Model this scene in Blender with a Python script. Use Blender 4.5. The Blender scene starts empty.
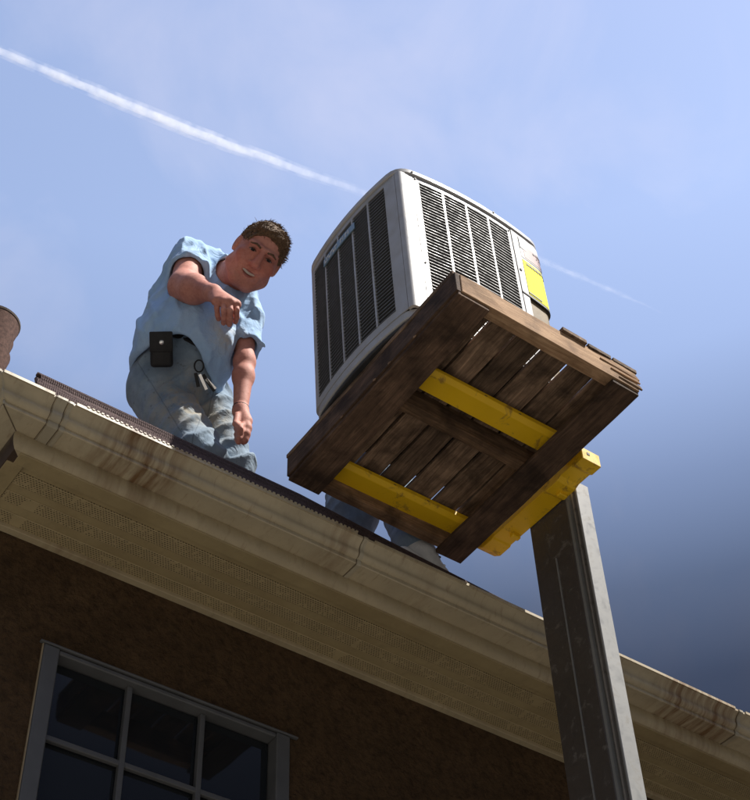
import bpy, bmesh, math, random
import numpy as np
from mathutils import Vector, Matrix
R_ = math.radians
random.seed(7)
scene = bpy.context.scene
COL = scene.collection

# ---------------------------------------------------------------- camera
CAM = np.array([0.0, 0.0, 1.6])
CAM_R = np.array([[0.8108642, -0.4136560, -0.4139902],
                  [-0.5844207, -0.6096256, -0.5355455],
                  [-0.0308474, 0.6761992, -0.7360727]])
FPX = 1482.1
cd = bpy.data.cameras.new('camera')
cam = bpy.data.objects.new('camera', cd)
COL.objects.link(cam)
cd.sensor_fit = 'HORIZONTAL'
cd.sensor_width = 36.0
cd.lens = FPX / 750.0 * 36.0
cd.clip_start = 0.05
cd.clip_end = 60000.0
m4 = Matrix.Identity(4)
for i in range(3):
    for j in range(3):
        m4[i][j] = CAM_R[i, j]
    m4[i][3] = CAM[i]
cam.matrix_world = m4
scene.camera = cam

# ---------------------------------------------------------------- light
SUN_DIR = Vector((0.34, -0.39, 0.855)).normalized()      # towards the sun
SUN_EL = math.asin(SUN_DIR.z)
SUN_AZ = math.atan2(SUN_DIR.x, SUN_DIR.y)
w = bpy.data.worlds.new('World')
scene.world = w
w.use_nodes = True
nt = w.node_tree
N, L = nt.nodes, nt.links
N.clear()
out = N.new('ShaderNodeOutputWorld')
bg = N.new('ShaderNodeBackground')
bg.inputs['Strength'].default_value = 0.113
sky = N.new('ShaderNodeTexSky')
sky.sky_type = 'NISHITA'
sky.sun_disc = False
sky.sun_elevation = SUN_EL
sky.sun_rotation = SUN_AZ
sky.air_density = 1.0
sky.dust_density = 0.25
sky.ozone_density = 1.6
tc = N.new('ShaderNodeTexCoord')
sep = N.new('ShaderNodeSeparateXYZ')
L.new(tc.outputs['Generated'], sep.inputs[0])
# the sky deepens evenly from overhead down towards the horizon, all round
ramp = N.new('ShaderNodeValToRGB')
L.new(sep.outputs['Z'], ramp.inputs[0])
cr = ramp.color_ramp
cr.elements[0].position = 0.0
cr.elements[0].color = (0.10, 0.09, 0.085, 1)
cr.elements[1].position = 1.0
cr.elements[1].color = (2.2, 1.75, 1.5, 1)
for pos, c in ((0.53, (0.14, 0.118, 0.118)), (0.58, (0.23, 0.19, 0.184)), (0.63, (0.50, 0.415, 0.385)), (0.68, (1.02, 0.84, 0.765)), (0.74, (1.85, 1.50, 1.32)), (0.80, (2.20, 1.76, 1.52)), (0.87, (2.2, 1.74, 1.50))):
    e = cr.elements.new(pos)
    e.color = (*c, 1)
mul = N.new('ShaderNodeMix')
mul.data_type = 'RGBA'
mul.blend_type = 'MULTIPLY'
mul.inputs['Factor'].default_value = 1.0
L.new(ramp.outputs[0], mul.inputs[7])
# thin high cirrus veil
mp = N.new('ShaderNodeMapping')
mp.inputs['Scale'].default_value = (2.2, 2.2, 1.2)
mp.inputs['Rotation'].default_value = (0.3, 0.2, 0.5)
L.new(tc.outputs['Generated'], mp.inputs[0])
nz = N.new('ShaderNodeTexNoise')
nz.inputs['Scale'].default_value = 2.6
nz.inputs['Detail'].default_value = 7
nz.inputs['Roughness'].default_value = 0.55
nz.inputs['Distortion'].default_value = 0.5
L.new(mp.outputs[0], nz.inputs['Vector'])
cm = N.new('ShaderNodeMapRange')
cm.inputs['From Min'].default_value = 0.46
cm.inputs['From Max'].default_value = 0.80
cm.inputs['To Max'].default_value = 0.30
L.new(nz.outputs['Fac'], cm.inputs['Value'])
veil = N.new('ShaderNodeMix')
veil.data_type = 'RGBA'
L.new(cm.outputs[0], veil.inputs['Factor'])
L.new(sky.outputs[0], veil.inputs[6])
veil.inputs[7].default_value = (2.5, 2.9, 3.7, 1)
L.new(veil.outputs[2], mul.inputs[6])
L.new(mul.outputs[2], bg.inputs['Color'])
L.new(bg.outputs[0], out.inputs[0])

sd = bpy.data.lights.new('sun', 'SUN')
sd.energy = 5.0
sd.angle = R_(0.53)
sd.color = (1.0, 0.955, 0.88)
sun = bpy.data.objects.new('sun', sd)
COL.objects.link(sun)
sun.rotation_euler = SUN_DIR.to_track_quat('Z', 'Y').to_euler()
sun.location = (0, 0, 30)

vs = scene.view_settings
vs.view_transform = 'Standard'
vs.look = 'None'
vs.exposure = 0.75
vs.gamma = 1.0
vs.use_curve_mapping = False
scene.cycles.max_bounces = 8
scene.cycles.volume_bounces = 1

# ---------------------------------------------------------------- helpers
def tag(o, label=None, cat=None, group=None, kind=None):
    if label: o['label'] = label
    if cat: o['category'] = cat
    if group: o['group'] = group
    if kind: o['kind'] = kind
    return o

def empty(name, loc=(0, 0, 0)):
    o = bpy.data.objects.new(name, None)
    COL.objects.link(o)
    o.location = loc
    o.empty_display_size = 0.1
    return o

def link(name, me, parent=None):
    o = bpy.data.objects.new(name, me)
    COL.objects.link(o)
    if parent is not None:
        o.parent = parent
    return o

class MB:
    """collects geometry; build() makes ONE mesh object (coordinates local to the parent thing)"""
    def __init__(s, off=(0, 0, 0)):
        s.v = []; s.f = []; s.off = np.array(off, float)
    def add(s, vs, fs):
        b = len(s.v)
        s.v += [tuple(np.asarray(q, float) - s.off) for q in vs]
        s.f += [tuple(i + b for i in f) for f in fs]
        return s
    def box(s, x0, x1, y0, y1, z0, z1):
        return s.add([(x0, y0, z0), (x1, y0, z0), (x1, y1, z0), (x0, y1, z0), (x0, y0, z1), (x1, y0, z1), (x1, y1, z1), (x0, y1, z1)],
                     [(0, 3, 2, 1), (4, 5, 6, 7), (0, 1, 5, 4), (1, 2, 6, 5), (2, 3, 7, 6), (3, 0, 4, 7)])
    def obox(s, c, ax, ay, az):
        c, ax, ay, az = (np.asarray(q, float) for q in (c, ax, ay, az))
        vs = [c + i * ax + j * ay + k * az for k in (-1, 1) for i, j in ((-1, -1), (1, -1), (1, 1), (-1, 1))]
        return s.add(vs, [(0, 3, 2, 1), (4, 5, 6, 7), (0, 1, 5, 4), (1, 2, 6, 5), (2, 3, 7, 6), (3, 0, 4, 7)])
    def prism(s, ring0, ring1, caps=True):
        n = len(ring0)
        fs = [(i, (i + 1) % n, n + (i + 1) % n, n + i) for i in range(n)]
        if caps:
            fs += [tuple(range(n - 1, -1, -1)), tuple(range(n, 2 * n))]
        return s.add(list(ring0) + list(ring1), fs)
    def rings(s, rs, caps=True, closed=True):
        n = len(rs[0]); fs = []
        for k in range(len(rs) - 1):
            for i in range(n if closed else n - 1):
                j = (i + 1) % n
                fs.append((k * n + i, k * n + j, (k + 1) * n + j, (k + 1) * n + i))
        if caps and closed:
            fs += [tuple(range(n - 1, -1, -1)), tuple((len(rs) - 1) * n + i for i in range(n))]
        return s.add([q for r in rs for q in r], fs)
    def tube(s, pts, rad, n=10):
        pts = [np.asarray(q, float) for q in pts]
        rad = [rad] * len(pts) if np.isscalar(rad) else rad
        rs = []
        up = np.array([0.13, 0.21, 0.97])
        for k, q in enumerate(pts):
            d = pts[min(k + 1, len(pts) - 1)] - pts[max(k - 1, 0)]
            d = d / np.linalg.norm(d)
            a = np.cross(d, up)
            if np.linalg.norm(a) < 1e-3: a = np.cross(d, (1, 0, 0))
            a /= np.linalg.norm(a); b = np.cross(d, a)
            rs.append([q + rad[k] * (math.cos(t) * a + math.sin(t) * b) for t in np.linspace(0, 2 * math.pi, n, endpoint=False)])
        return s.rings(rs)
    def build(s, name, mat, parent=None, smooth=False, bevel=0.0, seg=1):
        me = bpy.data.meshes.new(name)
        me.from_pydata(s.v, [], s.f)
        bm = bmesh.new(); bm.from_mesh(me)
        bmesh.ops.recalc_face_normals(bm, faces=bm.faces)
        if bevel > 0:
            bmesh.ops.bevel(bm, geom=[e for e in bm.edges if e.is_manifold and e.calc_face_angle(0) > 0.5], offset=bevel, segments=seg, profile=0.5, affect='EDGES', clamp_overlap=True)
        bm.to_mesh(me); bm.free()
        if mat is not None: me.materials.append(mat)
        if smooth:
            me.polygons.foreach_set('use_smooth', [True] * len(me.polygons))
            try: me.set_sharp_from_angle(angle=R_(38))
            except Exception: pass
        me.update()
        return link(name, me, parent)

# ---------------------------------------------------------------- materials
def mat(name, rough=0.6, metal=0.0, spec=0.4):
    m = bpy.data.materials.new(name)
    m.use_nodes = True
    b = m.node_tree.nodes['Principled BSDF']
    b.inputs['Roughness'].default_value = rough
    b.inputs['Metallic'].default_value = metal
    b.inputs['Specular IOR Level'].default_value = spec
    return m, m.node_tree.nodes, m.node_tree.links, b

def coords(n, l, scale=(1, 1, 1), rot=(0, 0, 0), kind='Object'):
    t = n.new('ShaderNodeTexCoord'); p = n.new('ShaderNodeMapping')
    p.inputs['Scale'].default_value = scale; p.inputs['Rotation'].default_value = rot
    l.new(t.outputs[kind], p.inputs[0])
    return p.outputs[0]

def noise(n, l, vec, scale, detail=5, rough=0.55, dist=0.0):
    t = n.new('ShaderNodeTexNoise')
    t.inputs['Scale'].default_value = scale; t.inputs['Detail'].default_value = detail
    t.inputs['Roughness'].default_value = rough; t.inputs['Distortion'].default_value = dist
    l.new(vec, t.inputs['Vector'])
    return t.outputs['Fac']

def ramp_(n, l, fac, stops):
    r = n.new('ShaderNodeValToRGB')
    e = r.color_ramp.elements
    e[0].position, e[0].color = stops[0][0], (*stops[0][1], 1)
    e[1].position, e[1].color = stops[-1][0], (*stops[-1][1], 1)
    for p, c in stops[1:-1]:
        k = e.new(p); k.color = (*c, 1)
    l.new(fac, r.inputs[0])
    return r.outputs[0]

def mix(n, l, fac, a, b, mode='MIX'):
    m = n.new('ShaderNodeMix'); m.data_type = 'RGBA'; m.blend_type = mode
    for s, v in ((0, fac), (6, a), (7, b)):
        if hasattr(v, 'is_linked') or hasattr(v, 'links'): l.new(v, m.inputs[s])
        elif s == 0: m.inputs[0].default_value = v
        else: m.inputs[s].default_value = (*v, 1)
    return m.outputs[2]

def maprange(n, l, v, a, b, c=0.0, d=1.0):
    m = n.new('ShaderNodeMapRange')
    for k, q in zip(('From Min', 'From Max', 'To Min', 'To Max'), (a, b, c, d)):
        m.inputs[k].default_value = q
    l.new(v, m.inputs['Value'])
    return m.outputs[0]

def math_(n, l, op, a, b=None, c=None):
    m = n.new('ShaderNodeMath'); m.operation = op
    for i, v in enumerate((a, b, c)):
        if v is None: continue
        if hasattr(v, 'links'): l.new(v, m.inputs[i])
        else: m.inputs[i].default_value = v
    return m.outputs[0]

def bump(n, l, b, h, strength=0.3, dist=0.01, prev=None):
    k = n.new('ShaderNodeBump')
    k.inputs['Strength'].default_value = strength; k.inputs['Distance'].default_value = dist
    l.new(h, k.inputs['Height'])
    if prev is not None: l.new(prev, k.inputs['Normal'])
    l.new(k.outputs[0], b.inputs['Normal'])
    return k.outputs[0]

def simple(name, c0, c1, scale=8, rough=0.6, metal=0.0, bs=0.15, bd=0.004, stretch=(1, 1, 1), spec=0.4, rvar=0.0):
    m, n, l, b = mat(name, rough, metal, spec)
    v = coords(n, l, stretch)
    f = noise(n, l, v, scale, 6, 0.6)
    l.new(ramp_(n, l, f, [(0.3, c0), (0.7, c1)]), b.inputs['Base Color'])
    if rvar:
        l.new(maprange(n, l, f, 0.3, 0.7, rough - rvar, rough + rvar), b.inputs['Roughness'])
    if bs: bump(n, l, b, noise(n, l, v, scale * 5, 4), bs, bd)
    return m

def wood(name, dark, light, axis, rough=0.85):
    m, n, l, b = mat(name, rough, 0, 0.25)
    sc = {'x': (1.2, 16, 16), 'y': (16, 1.2, 16), 'z': (16, 16, 1.2)}[axis]
    t = n.new('ShaderNodeTexCoord'); oi = n.new('ShaderNodeObjectInfo')
    addv = n.new('ShaderNodeVectorMath'); addv.operation = 'ADD'
    cmb = n.new('ShaderNodeCombineXYZ')
    k = math_(n, l, 'MULTIPLY', oi.outputs['Random'], 37.0)
    for i in range(3): l.new(k, cmb.inputs[i])
    l.new(t.outputs['Object'], addv.inputs[0]); l.new(cmb.outputs[0], addv.inputs[1])
    p = n.new('ShaderNodeMapping'); p.inputs['Scale'].default_value = sc
    l.new(addv.outputs[0], p.inputs[0])
    g = noise(n, l, p.outputs[0], 5.0, 9, 0.68, 0.8)
    c = ramp_(n, l, g, [(0.28, dark), (0.52, tuple((a * 0.55 + q * 0.45) for a, q in zip(dark, light))), (0.72, light)])
    p2 = n.new('ShaderNodeMapping'); p2.inputs['Scale'].default_value = (1, 1, 1)
    l.new(addv.outputs[0], p2.inputs[0])
    st = noise(n, l, p2.outputs[0], 9.0, 5, 0.6, 0.3)
    c = mix(n, l, maprange(n, l, st, 0.42, 0.66, 0.0, 0.75), c, tuple(x * 0.45 for x in dark))
    tint = maprange(n, l, oi.outputs['Random'], 0, 1, 0.62, 1.35)
    tc3 = n.new('ShaderNodeCombineXYZ')
    for i in range(3): l.new(tint, tc3.inputs[i])
    c = mix(n, l, 1.0, c, tc3.outputs[0], 'MULTIPLY')
    l.new(c, b.inputs['Base Color'])
    bump(n, l, b, g, 0.5, 0.004)
    return m

MAT = {}
# brown stucco
m, n, l, b = mat('stucco', 0.95, 0, 0.15)
v = coords(n, l)
f1 = noise(n, l, v, 5, 8, 0.65); f2 = noise(n, l, v, 45, 6, 0.6)
c = ramp_(n, l, f1, [(0.3, (0.07, 0.041, 0.020)), (0.7, (0.12, 0.072, 0.036))])
c = mix(n, l, maprange(n, l, noise(n, l, v, 34, 8, 0.75), 0.46, 0.66, 0, 0.7), c, (0.03, 0.018, 0.011))
l.new(c, b.inputs['Base Color'])
bump(n, l, b, f2, 1.0, 0.02, bump(n, l, b, noise(n, l, v, 30, 6, .7, .5), .8, .02))
MAT['stucco'] = m
# painted aluminium trim, tan
def trim(name, base, dirt, amount, streak=True):
    m, n, l, b = mat(name, 0.42, 0, 0.45)
    v = coords(n, l)
    c = mix(n, l, maprange(n, l, noise(n, l, v, 7, 7, 0.65), 0.3, 0.7, 0, 1), base, tuple(x * 0.80 for x in base))
    g1 = noise(n, l, coords(n, l, (1, .6, .6)), 30, 7, 0.7)
    c = mix(n, l, maprange(n, l, g1, 0.52, 0.72, 0, .45), c, tuple(x * .55 for x in base))
    if streak:
        # rust runs in a few places along the eave, each a bundle of fine vertical drips
        where = maprange(n, l, noise(n, l, coords(n, l, (1, 0, 0)), 1.9, 2, 0.5), 0.50, 0.62)
        drip = maprange(n, l, noise(n, l, coords(n, l, (1, .12, .12)), 42, 4, 0.6), 0.36, 0.62)
        fac = math_(n, l, 'MULTIPLY', math_(n, l, 'MULTIPLY', where, drip), amount)
        fine = maprange(n, l, noise(n, l, coords(n, l, (1, .2, .2)), 75, 3, 0.6), 0.60, 0.72, 0, .35)
        fac = math_(n, l, 'MAXIMUM', fac, fine)
    else:
        fac = math_(n, l, 'MULTIPLY', maprange(n, l, noise(n, l, v, 3.0, 5, 0.6), 0.45, 0.7), amount)
    c = mix(n, l, fac, c, dirt)
    l.new(c, b.inputs['Base Color'])
    l.new(maprange(n, l, g1, 0.3, 0.7, 0.32, 0.62), b.inputs['Roughness'])
    bump(n, l, b, noise(n, l, coords(n, l, (1, 1.5, 1.5)), 3.5, 2), 0.10, 0.008)
    return m
MAT['gutter'] = trim('gutter_paint', (0.46, 0.385, 0.255), (0.15, 0.075, 0.028), 0.95)
MAT['fascia'] = trim('fascia_paint', (0.42, 0.34, 0.21), (0.18, 0.11, 0.05), 0.5)
MAT['strap'] = trim('strap_paint', (0.40, 0.35, 0.25), (0.12, 0.08, 0.04), 0.9)
MAT['soffit'] = trim('soffit_paint', (0.36, 0.28, 0.145), (0.22, 0.155, 0.07), 0.5, False)
# perforated soffit: rows of small punched holes
m, n, l, b = mat('soffit_perforated', 0.5, 0, 0.35)
t = n.new('ShaderNodeTexCoord'); sx = n.new('ShaderNodeSeparateXYZ'); l.new(t.outputs['Object'], sx.inputs[0])
px = 0.0088
u_ = math_(n, l, 'DIVIDE', sx.outputs['X'], px); v_ = math_(n, l, 'DIVIDE', sx.outputs['Y'], px * 0.8)
row = math_(n, l, 'FLOOR', v_)
odd = math_(n, l, 'MULTIPLY', math_(n, l, 'MODULO', math_(n, l, 'ABSOLUTE', row), 2.0), 0.5)
fu = math_(n, l, 'SUBTRACT', math_(n, l, 'FRACT', math_(n, l, 'ADD', u_, odd)), 0.5)
fv = math_(n, l, 'SUBTRACT', math_(n, l, 'FRACT', v_), 0.5)
d2 = math_(n, l, 'ADD', math_(n, l, 'MULTIPLY', fu, fu), math_(n, l, 'MULTIPLY', fv, fv))
hole = math_(n, l, 'LESS_THAN', d2, 0.085)
grp = math_(n, l, 'GREATER_THAN', noise(n, l, coords(n, l, (1, .2, 1)), 11, 2), 0.36)
hole = math_(n, l, 'MULTIPLY', hole, grp)
keep = math_(n, l, 'GREATER_THAN', noise(n, l, coords(n, l), 70, 2), 0.40)
hole = math_(n, l, 'MULTIPLY', hole, keep)
c = ramp_(n, l, noise(n, l, coords(n, l), 9, 5), [(0.3, (0.32, 0.25, 0.13)), (0.7, (0.39, 0.305, 0.165))])
c = mix(n, l, hole, c, (0.10, 0.075, 0.04))
l.new(c, b.inputs['Base Color'])
bump(n, l, b, math_(n, l, 'SUBTRACT', 1.0, hole), 0.6, 0.002)
MAT['perf'] = m
MAT['shingle'] = simple('roof_shingle', (0.05, 0.032, 0.032), (0.15, 0.10, 0.095), 110, 0.95, 0, 0.6, 0.004)
MAT['guard'] = simple('gutter_guard_metal', (0.13, 0.075, 0.06), (0.22, 0.14, 0.11), 30, 0.7, 0.0, 0.2)
MAT['brick'] = simple('chimney_brick', (0.075, 0.038, 0.028), (0.19, 0.105, 0.08), 70, 0.9, 0, 0.6, 0.004)
MAT['mortar'] = simple('chimney_mortar', (0.10, 0.08, 0.07), (0.16, 0.13, 0.11), 30, 0.95, 0, 0.4)
MAT['vinyl'] = simple('window_vinyl', (0.075, 0.076, 0.076), (0.10, 0.10, 0.10), 10, 0.4, 0, 0.05)
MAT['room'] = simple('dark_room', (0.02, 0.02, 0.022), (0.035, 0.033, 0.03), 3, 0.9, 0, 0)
m, n, l, b = mat('window_glass', 0.03, 0, 0.5)
b.inputs['Base Color'].default_value = (0.012, 0.014, 0.016, 1)
b.inputs['IOR'].default_value = 1.5
bump(n, l, b, noise(n, l, coords(n, l), 2.5, 2), 0.06, 0.02)
MAT['glass'] = m
MAT['asphalt'] = simple('asphalt', (0.035, 0.033, 0.032), (0.065, 0.062, 0.058), 60, 0.95, 0, 0.5)
MAT['deck'] = wood('pallet_deck_wood', (0.065, 0.041, 0.027), (0.40, 0.265, 0.17), 'y')
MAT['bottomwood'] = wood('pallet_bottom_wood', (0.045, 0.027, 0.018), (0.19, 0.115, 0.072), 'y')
MAT['stringer'] = wood('pallet_stringer_wood', (0.22, 0.12, 0.06), (0.58, 0.38, 0.22), 'x')
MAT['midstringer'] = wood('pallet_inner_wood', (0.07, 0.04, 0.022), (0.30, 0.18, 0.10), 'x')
def paint(name, base, wear, amount, rough=0.4, scale=14):
    m, n, l, b = mat(name, rough, 0, 0.5)
    v = coords(n, l)
    f = noise(n, l, v, scale, 9, 0.7, 0.4)
    c = mix(n, l, maprange(n, l, noise(n, l, v, 4, 4), 0.3, 0.7), base, tuple(x * 0.82 for x in base))
    c = mix(n, l, maprange(n, l, f, 0.56, 0.64, 0, amount), c, wear)
    l.new(c, b.inputs['Base Color'])
    l.new(maprange(n, l, f, 0.35, 0.65, rough - 0.1, rough + 0.25), b.inputs['Roughness'])
    bump(n, l, b, f, 0.08, 0.003)
    return m
MAT['yellow'] = paint('lift_yellow_paint', (0.82, 0.50, 0.010), (0.16, 0.08, 0.03), 0.65)
MAT['mastdark'] = paint('mast_dark_steel', (0.075, 0.062, 0.052), (0.20, 0.18, 0.155), 0.5, 0.5, 22)  # dark brown front plate with random paler scratches
MAT['mastlight'] = paint('mast_aluminium', (0.24, 0.24, 0.23), (0.17, 0.155, 0.13), 0.5, 0.45, 20)
MAT['mastgrey'] = paint('mast_channel_steel', (0.26, 0.24, 0.22), (0.10, 0.08, 0.07), 0.6, 0.4, 30)
MAT['acpaint'] = paint('condenser_grey_paint', (0.39, 0.386, 0.382), (0.33, 0.325, 0.32), 0.4, 0.38, 16)
MAT['accap'] = paint('condenser_cap_paint', (0.44, 0.43, 0.42), (0.34, 0.33, 0.32), 0.4, 0.4, 16)
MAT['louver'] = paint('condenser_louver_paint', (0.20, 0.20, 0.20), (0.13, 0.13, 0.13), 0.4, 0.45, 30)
MAT['coil'] = simple('condenser_coil', (0.008, 0.008, 0.009), (0.018, 0.018, 0.02), 60, 0.8, 0.0, 0.3)
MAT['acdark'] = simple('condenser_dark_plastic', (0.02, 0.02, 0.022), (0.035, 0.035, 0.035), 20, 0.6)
MAT['badge'] = simple('badge_blue_grey', (0.12, 0.18, 0.22), (0.18, 0.26, 0.31), 30, 0.35, 0.3, 0)
MAT['sealant'] = simple('dark_sealant', (0.09, 0.065, 0.04), (0.16, 0.12, 0.075), 30, 0.8, 0, 0.2)
MAT['shadefascia'] = trim('shaded_dirty_fascia', (0.06, 0.038, 0.026), (0.03, 0.02, 0.014), 0.6)  # shade and dirt of the left side put into a darker colour
MAT['white'] = simple('white_print', (0.60, 0.60, 0.585), (0.68, 0.68, 0.66), 20, 0.5, 0, 0)
MAT['black'] = simple('black_print', (0.015, 0.015, 0.015), (0.03, 0.03, 0.03), 20, 0.5, 0, 0)
MAT['labelyellow'] = simple('label_yellow', (0.86, 0.80, 0.004), (0.90, 0.85, 0.01), 12, 0.8, 0, 0)
MAT['labelpink'] = simple('label_pinkgrey', (0.17, 0.13, 0.13), (0.36, 0.19, 0.17), 70, 0.5, 0, 0)
MAT['recess'] = simple('valve_recess_tan', (0.15, 0.11, 0.06), (0.24, 0.18, 0.10), 14, 0.7)

# ---------------------------------------------------------------- ground
MAT['concrete'] = simple('bounce_slab_concrete', (0.25, 0.23, 0.20), (0.33, 0.31, 0.27), 3, 0.9, 0, 0.4)
bslab = MB().box(-9, 0.9, -9, 3.014, -0.2, 0.004).build('bounce_slab', MAT['concrete'])  # unseen pale slab added at the left to bounce light onto the eave
tag(bslab, kind='structure')
g = MB().box(-250, 250, -250, 250, -0.3, 0.0).build('ground', MAT['asphalt'])
tag(g, kind='structure')
# ================================================================ HOUSE
YG, ZG = 2.60, 2.938 + 1.6           # gutter lip line
XC = 0.78                            # outer corner of the lip
XE = 7.2                             # far end of the eave
YF = YG + 0.108                      # fascia plane
ZS = 2.808 + 1.6                     # soffit underside
YW = 3.016                           # wall plane
XW = 0.985                           # left wall corner
house = empty('house', (2.5, YW, 0))
tag(house, 'brown stucco house with tan gutter, perforated soffit and white-framed window', 'house')
HO = house.location
def H(): return MB(HO)

# wall with a window opening
wx0, wx1, wz0, wz1 = 1.182, 1.962, 2.2, 2.482 + 1.6
wb = H()
wb.box(XW, wx0, YW, YW + 0.22, 0, ZS + 0.02).box(wx1, XE - .1, YW, YW + 0.22, 0, ZS + 0.02)
wb.box(wx0, wx1, YW, YW + 0.22, wz1, ZS + 0.02).box(wx0, wx1, YW, YW + 0.22, 0, wz0)
wb.build('wall', MAT['stucco'], house)
H().box(XW, XW + 0.22, YW + 0.22, 8.5, 0, ZS + 0.02).build('wall', MAT['stucco'], house)

# gutter, swept round the mitred corner
GP = [(0, 0), (0, -.008), (.003, -.011), (.010, -.015), (.018, -.022), (.0225, -.030), (.0235, -.037), (.0225, -.043), (.024, -.049), (.028, -.055), (.034, -.0585), (.0395, -.060), (.0385, -.063), (.038, -.073), (.041, -.0755), (.1075, -.0755), (.1075, .0)]
def gutter_ring(kind, grow=0.0, t=None):
    """profile ring at a place along the gutter"""
    pr = []
    for i, (o, z) in enumerate(GP):
        oo = o - (grow if i < 13 else 0); zz = z - (grow if i >= 12 and i < 16 else 0)
        pr.append((oo, zz))
    inner = [(o + (.003 if i < 15 else -.003), z + (.003 if 12 < i < 16 else 0)) for i, (o, z) in enumerate(pr)]
    ring = pr + inner[::-1]
    if kind == 'x': return [(t, YG + o, ZG + z) for o, z in ring]
    if kind == 'c': return [(XC + o, YG + o, ZG + z) for o, z in ring]
    return [(XC + o, t, ZG + z) for o, z in ring]
gm = H()
xs = np.linspace(1.2, XE, 26)
gm.rings([gutter_ring('y', 0, 8.5), gutter_ring('y', 0, 4.5), gutter_ring('c'), gutter_ring('x', 0, 0.92)] + [gutter_ring('x', 0, x) for x in xs])
gut = gm.build('gutter', MAT['gutter'], house, smooth=True)
lip = H()
for (xa, xb) in ((0.787, 0.935), (1.0, 1.92), (1.985, 3.48), (3.53, XE)):
    k = max(2, int((xb - xa) / .12)); xx = np.linspace(xa, xb, k)
    lip.rings([[(x, YG - .0045, ZG - .007), (x, YG - .0045, ZG + .003), (x, YG + .012, ZG + .004 ), (x, YG + .012, ZG - .007)] for x in xx])
lip.build('rolled_lip', MAT['gutter'], gut)
# straps and joints
def strap(x, wd, grow):
    H().rings([gutter_ring('x', grow, x), gutter_ring('x', grow, x + wd)]).build('joint_strap', MAT['strap'], gut, smooth=True)
strap(0.944, 0.030, .004); strap(0.980, 0.012, .0025); strap(1.945, 0.014, .0035); strap(3.500, 0.016, .0035)
# dark sealant lines at the joints and along the corner mitre underneath
for x in (0.940, 0.9755, 1.9425, 3.497):
    H().rings([gutter_ring('x', .0022, x), gutter_ring('x', .0022, x + .0014)]).build('sealant_line', MAT['sealant'], gut)
zb_ = ZG - .0755
H().add([(XC + .036, YG + .0385, zb_ - .0012), (XC + .1085, YG + .1100, zb_ - .0012), (XC + .1105, YG + .1080, zb_ - .0012), (XC + .0385, YG + .036, zb_ - .0012)] + [(XC + .036, YG + .0385, zb_ + .001), (XC + .1085, YG + .1100, zb_ + .001), (XC + .1105, YG + .1080, zb_ + .001), (XC + .0385, YG + .036, zb_ + .001)],
        [(0, 3, 2, 1), (4, 5, 6, 7), (0, 1, 5, 4), (1, 2, 6, 5), (2, 3, 7, 6), (3, 0, 4, 7)]).build('sealant_line', MAT['sealant'], gut)
# mitre seam strip at the corner
H().rings([[(XC + o - .003 + d, YG + o - .003 - (0 if d <= 0 else 0), ZG + z) for (o, z) in GP[:15]] for d in (-.002, .004)], caps=False, closed=False).build('corner_seam', MAT['strap'], gut)
# beaded clips along the lit lip
cl = H()
for i in range(62):
    x = 1.03 + i * .0145 + random.uniform(-.001, .001)
    cl.box(x, x + .0075, YG - .006, YG + .006, ZG + .003, ZG + .007 + random.uniform(0, .001))
tag(cl.build('lip_clips', MAT['gutter'], gut), kind='stuff')

# gutter guard: expanded metal lattice over the trough
gu = H()
def ghump(t, x):
    hh = 0.100 * (1 - 0.62 * min(1, max(0, (x - 1.75) / 0.9)))
    return np.array((x, YG + .006 + .046 * t, ZG + .004 + hh * math.sin(t * math.pi * .5) ** .8))
x0, x1 = 0.893, 3.3
pitch = .0062
k = int((x1 - x0) / pitch)
for i in range(k):
    for sgn in (0, 1):
        xa = x0 + i * pitch
        pts = []
        for j in range(5):
            tt = j / 4
            xx = xa + (tt if sgn == 0 else 1 - tt) * .014
            pts.append(ghump(tt, xx))
        for j in range(4):
            a, b_ = pts[j], pts[j + 1]
            e1 = np.array((.0007, 0, 0)); nrm = np.array((0, -.0005, .0006))
            gu.add([a - e1, a + e1, b_ + e1, b_ - e1, a - e1 + nrm, a + e1 + nrm, b_ + e1 + nrm, b_ - e1 + nrm], [(0, 1, 2, 3), (4, 7, 6, 5), (0, 4, 5, 1), (1, 5, 6, 2), (2, 6, 7, 3), (3, 7, 4, 0)])
tag(gu.build('gutter_guard', MAT['shingle'], gut), kind='stuff')
gr = H()
xx = np.linspace(x0, x1, 60)
gr.rings([[tuple(ghump(.92, x) + np.array(q)) for q in ((0, -.002, -.001), (0, .010, -.001), (0, .010, .004), (0, -.002, .004))] for x in xx])
gr.build('guard_edge', MAT['shingle'], gut)

# raised edge of the roof covering behind the guard
br_ = H()
xx = np.linspace(0.895, 3.3, 160)
br_.rings([[tuple(ghump(.03, x) + np.array((0, .007, -.004))), tuple(ghump(.97, x) + np.array((0, .006, .002 * math.sin(x * 31) * math.sin(x * 83)))), tuple(ghump(.97, x) + np.array((0, .020, 0))), tuple(ghump(.03, x) + np.array((0, .022, -.004)))] for x in xx])
br_.build('drip_edge', MAT['shingle'], gut)

# fascia with a rounded lower moulding
FP = [(-.002, -.0763), (-.005, -.084), (-.0065, -.092), (-.0065, -.102), (-.005, -.113), (.001, -.124), (.008, -.1295), (.03, -.1295), (.03, -.02), (.0006, -.02)]
def fr(kind, t):
    if kind == 'x': return [(t, YF + .001 + o, ZG + z) for o, z in FP]
    if kind == 'c': return [(XC + .109 + o, YF + .001 + o, ZG + z) for o, z in FP]
    return [(XC + .109 + o, t, ZG + z) for o, z in FP]
H().rings([fr('c', 0), fr('x', 1.5), fr('x', 4), fr('x', XE)]).build('fascia', MAT['fascia'], house, smooth=True)
H().rings([fr('y', 8.5), [(q[0], q[1] + .0004, q[2]) for q in fr('c', 0)]]).build('fascia', MAT['shadefascia'], house, smooth=True)

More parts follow.
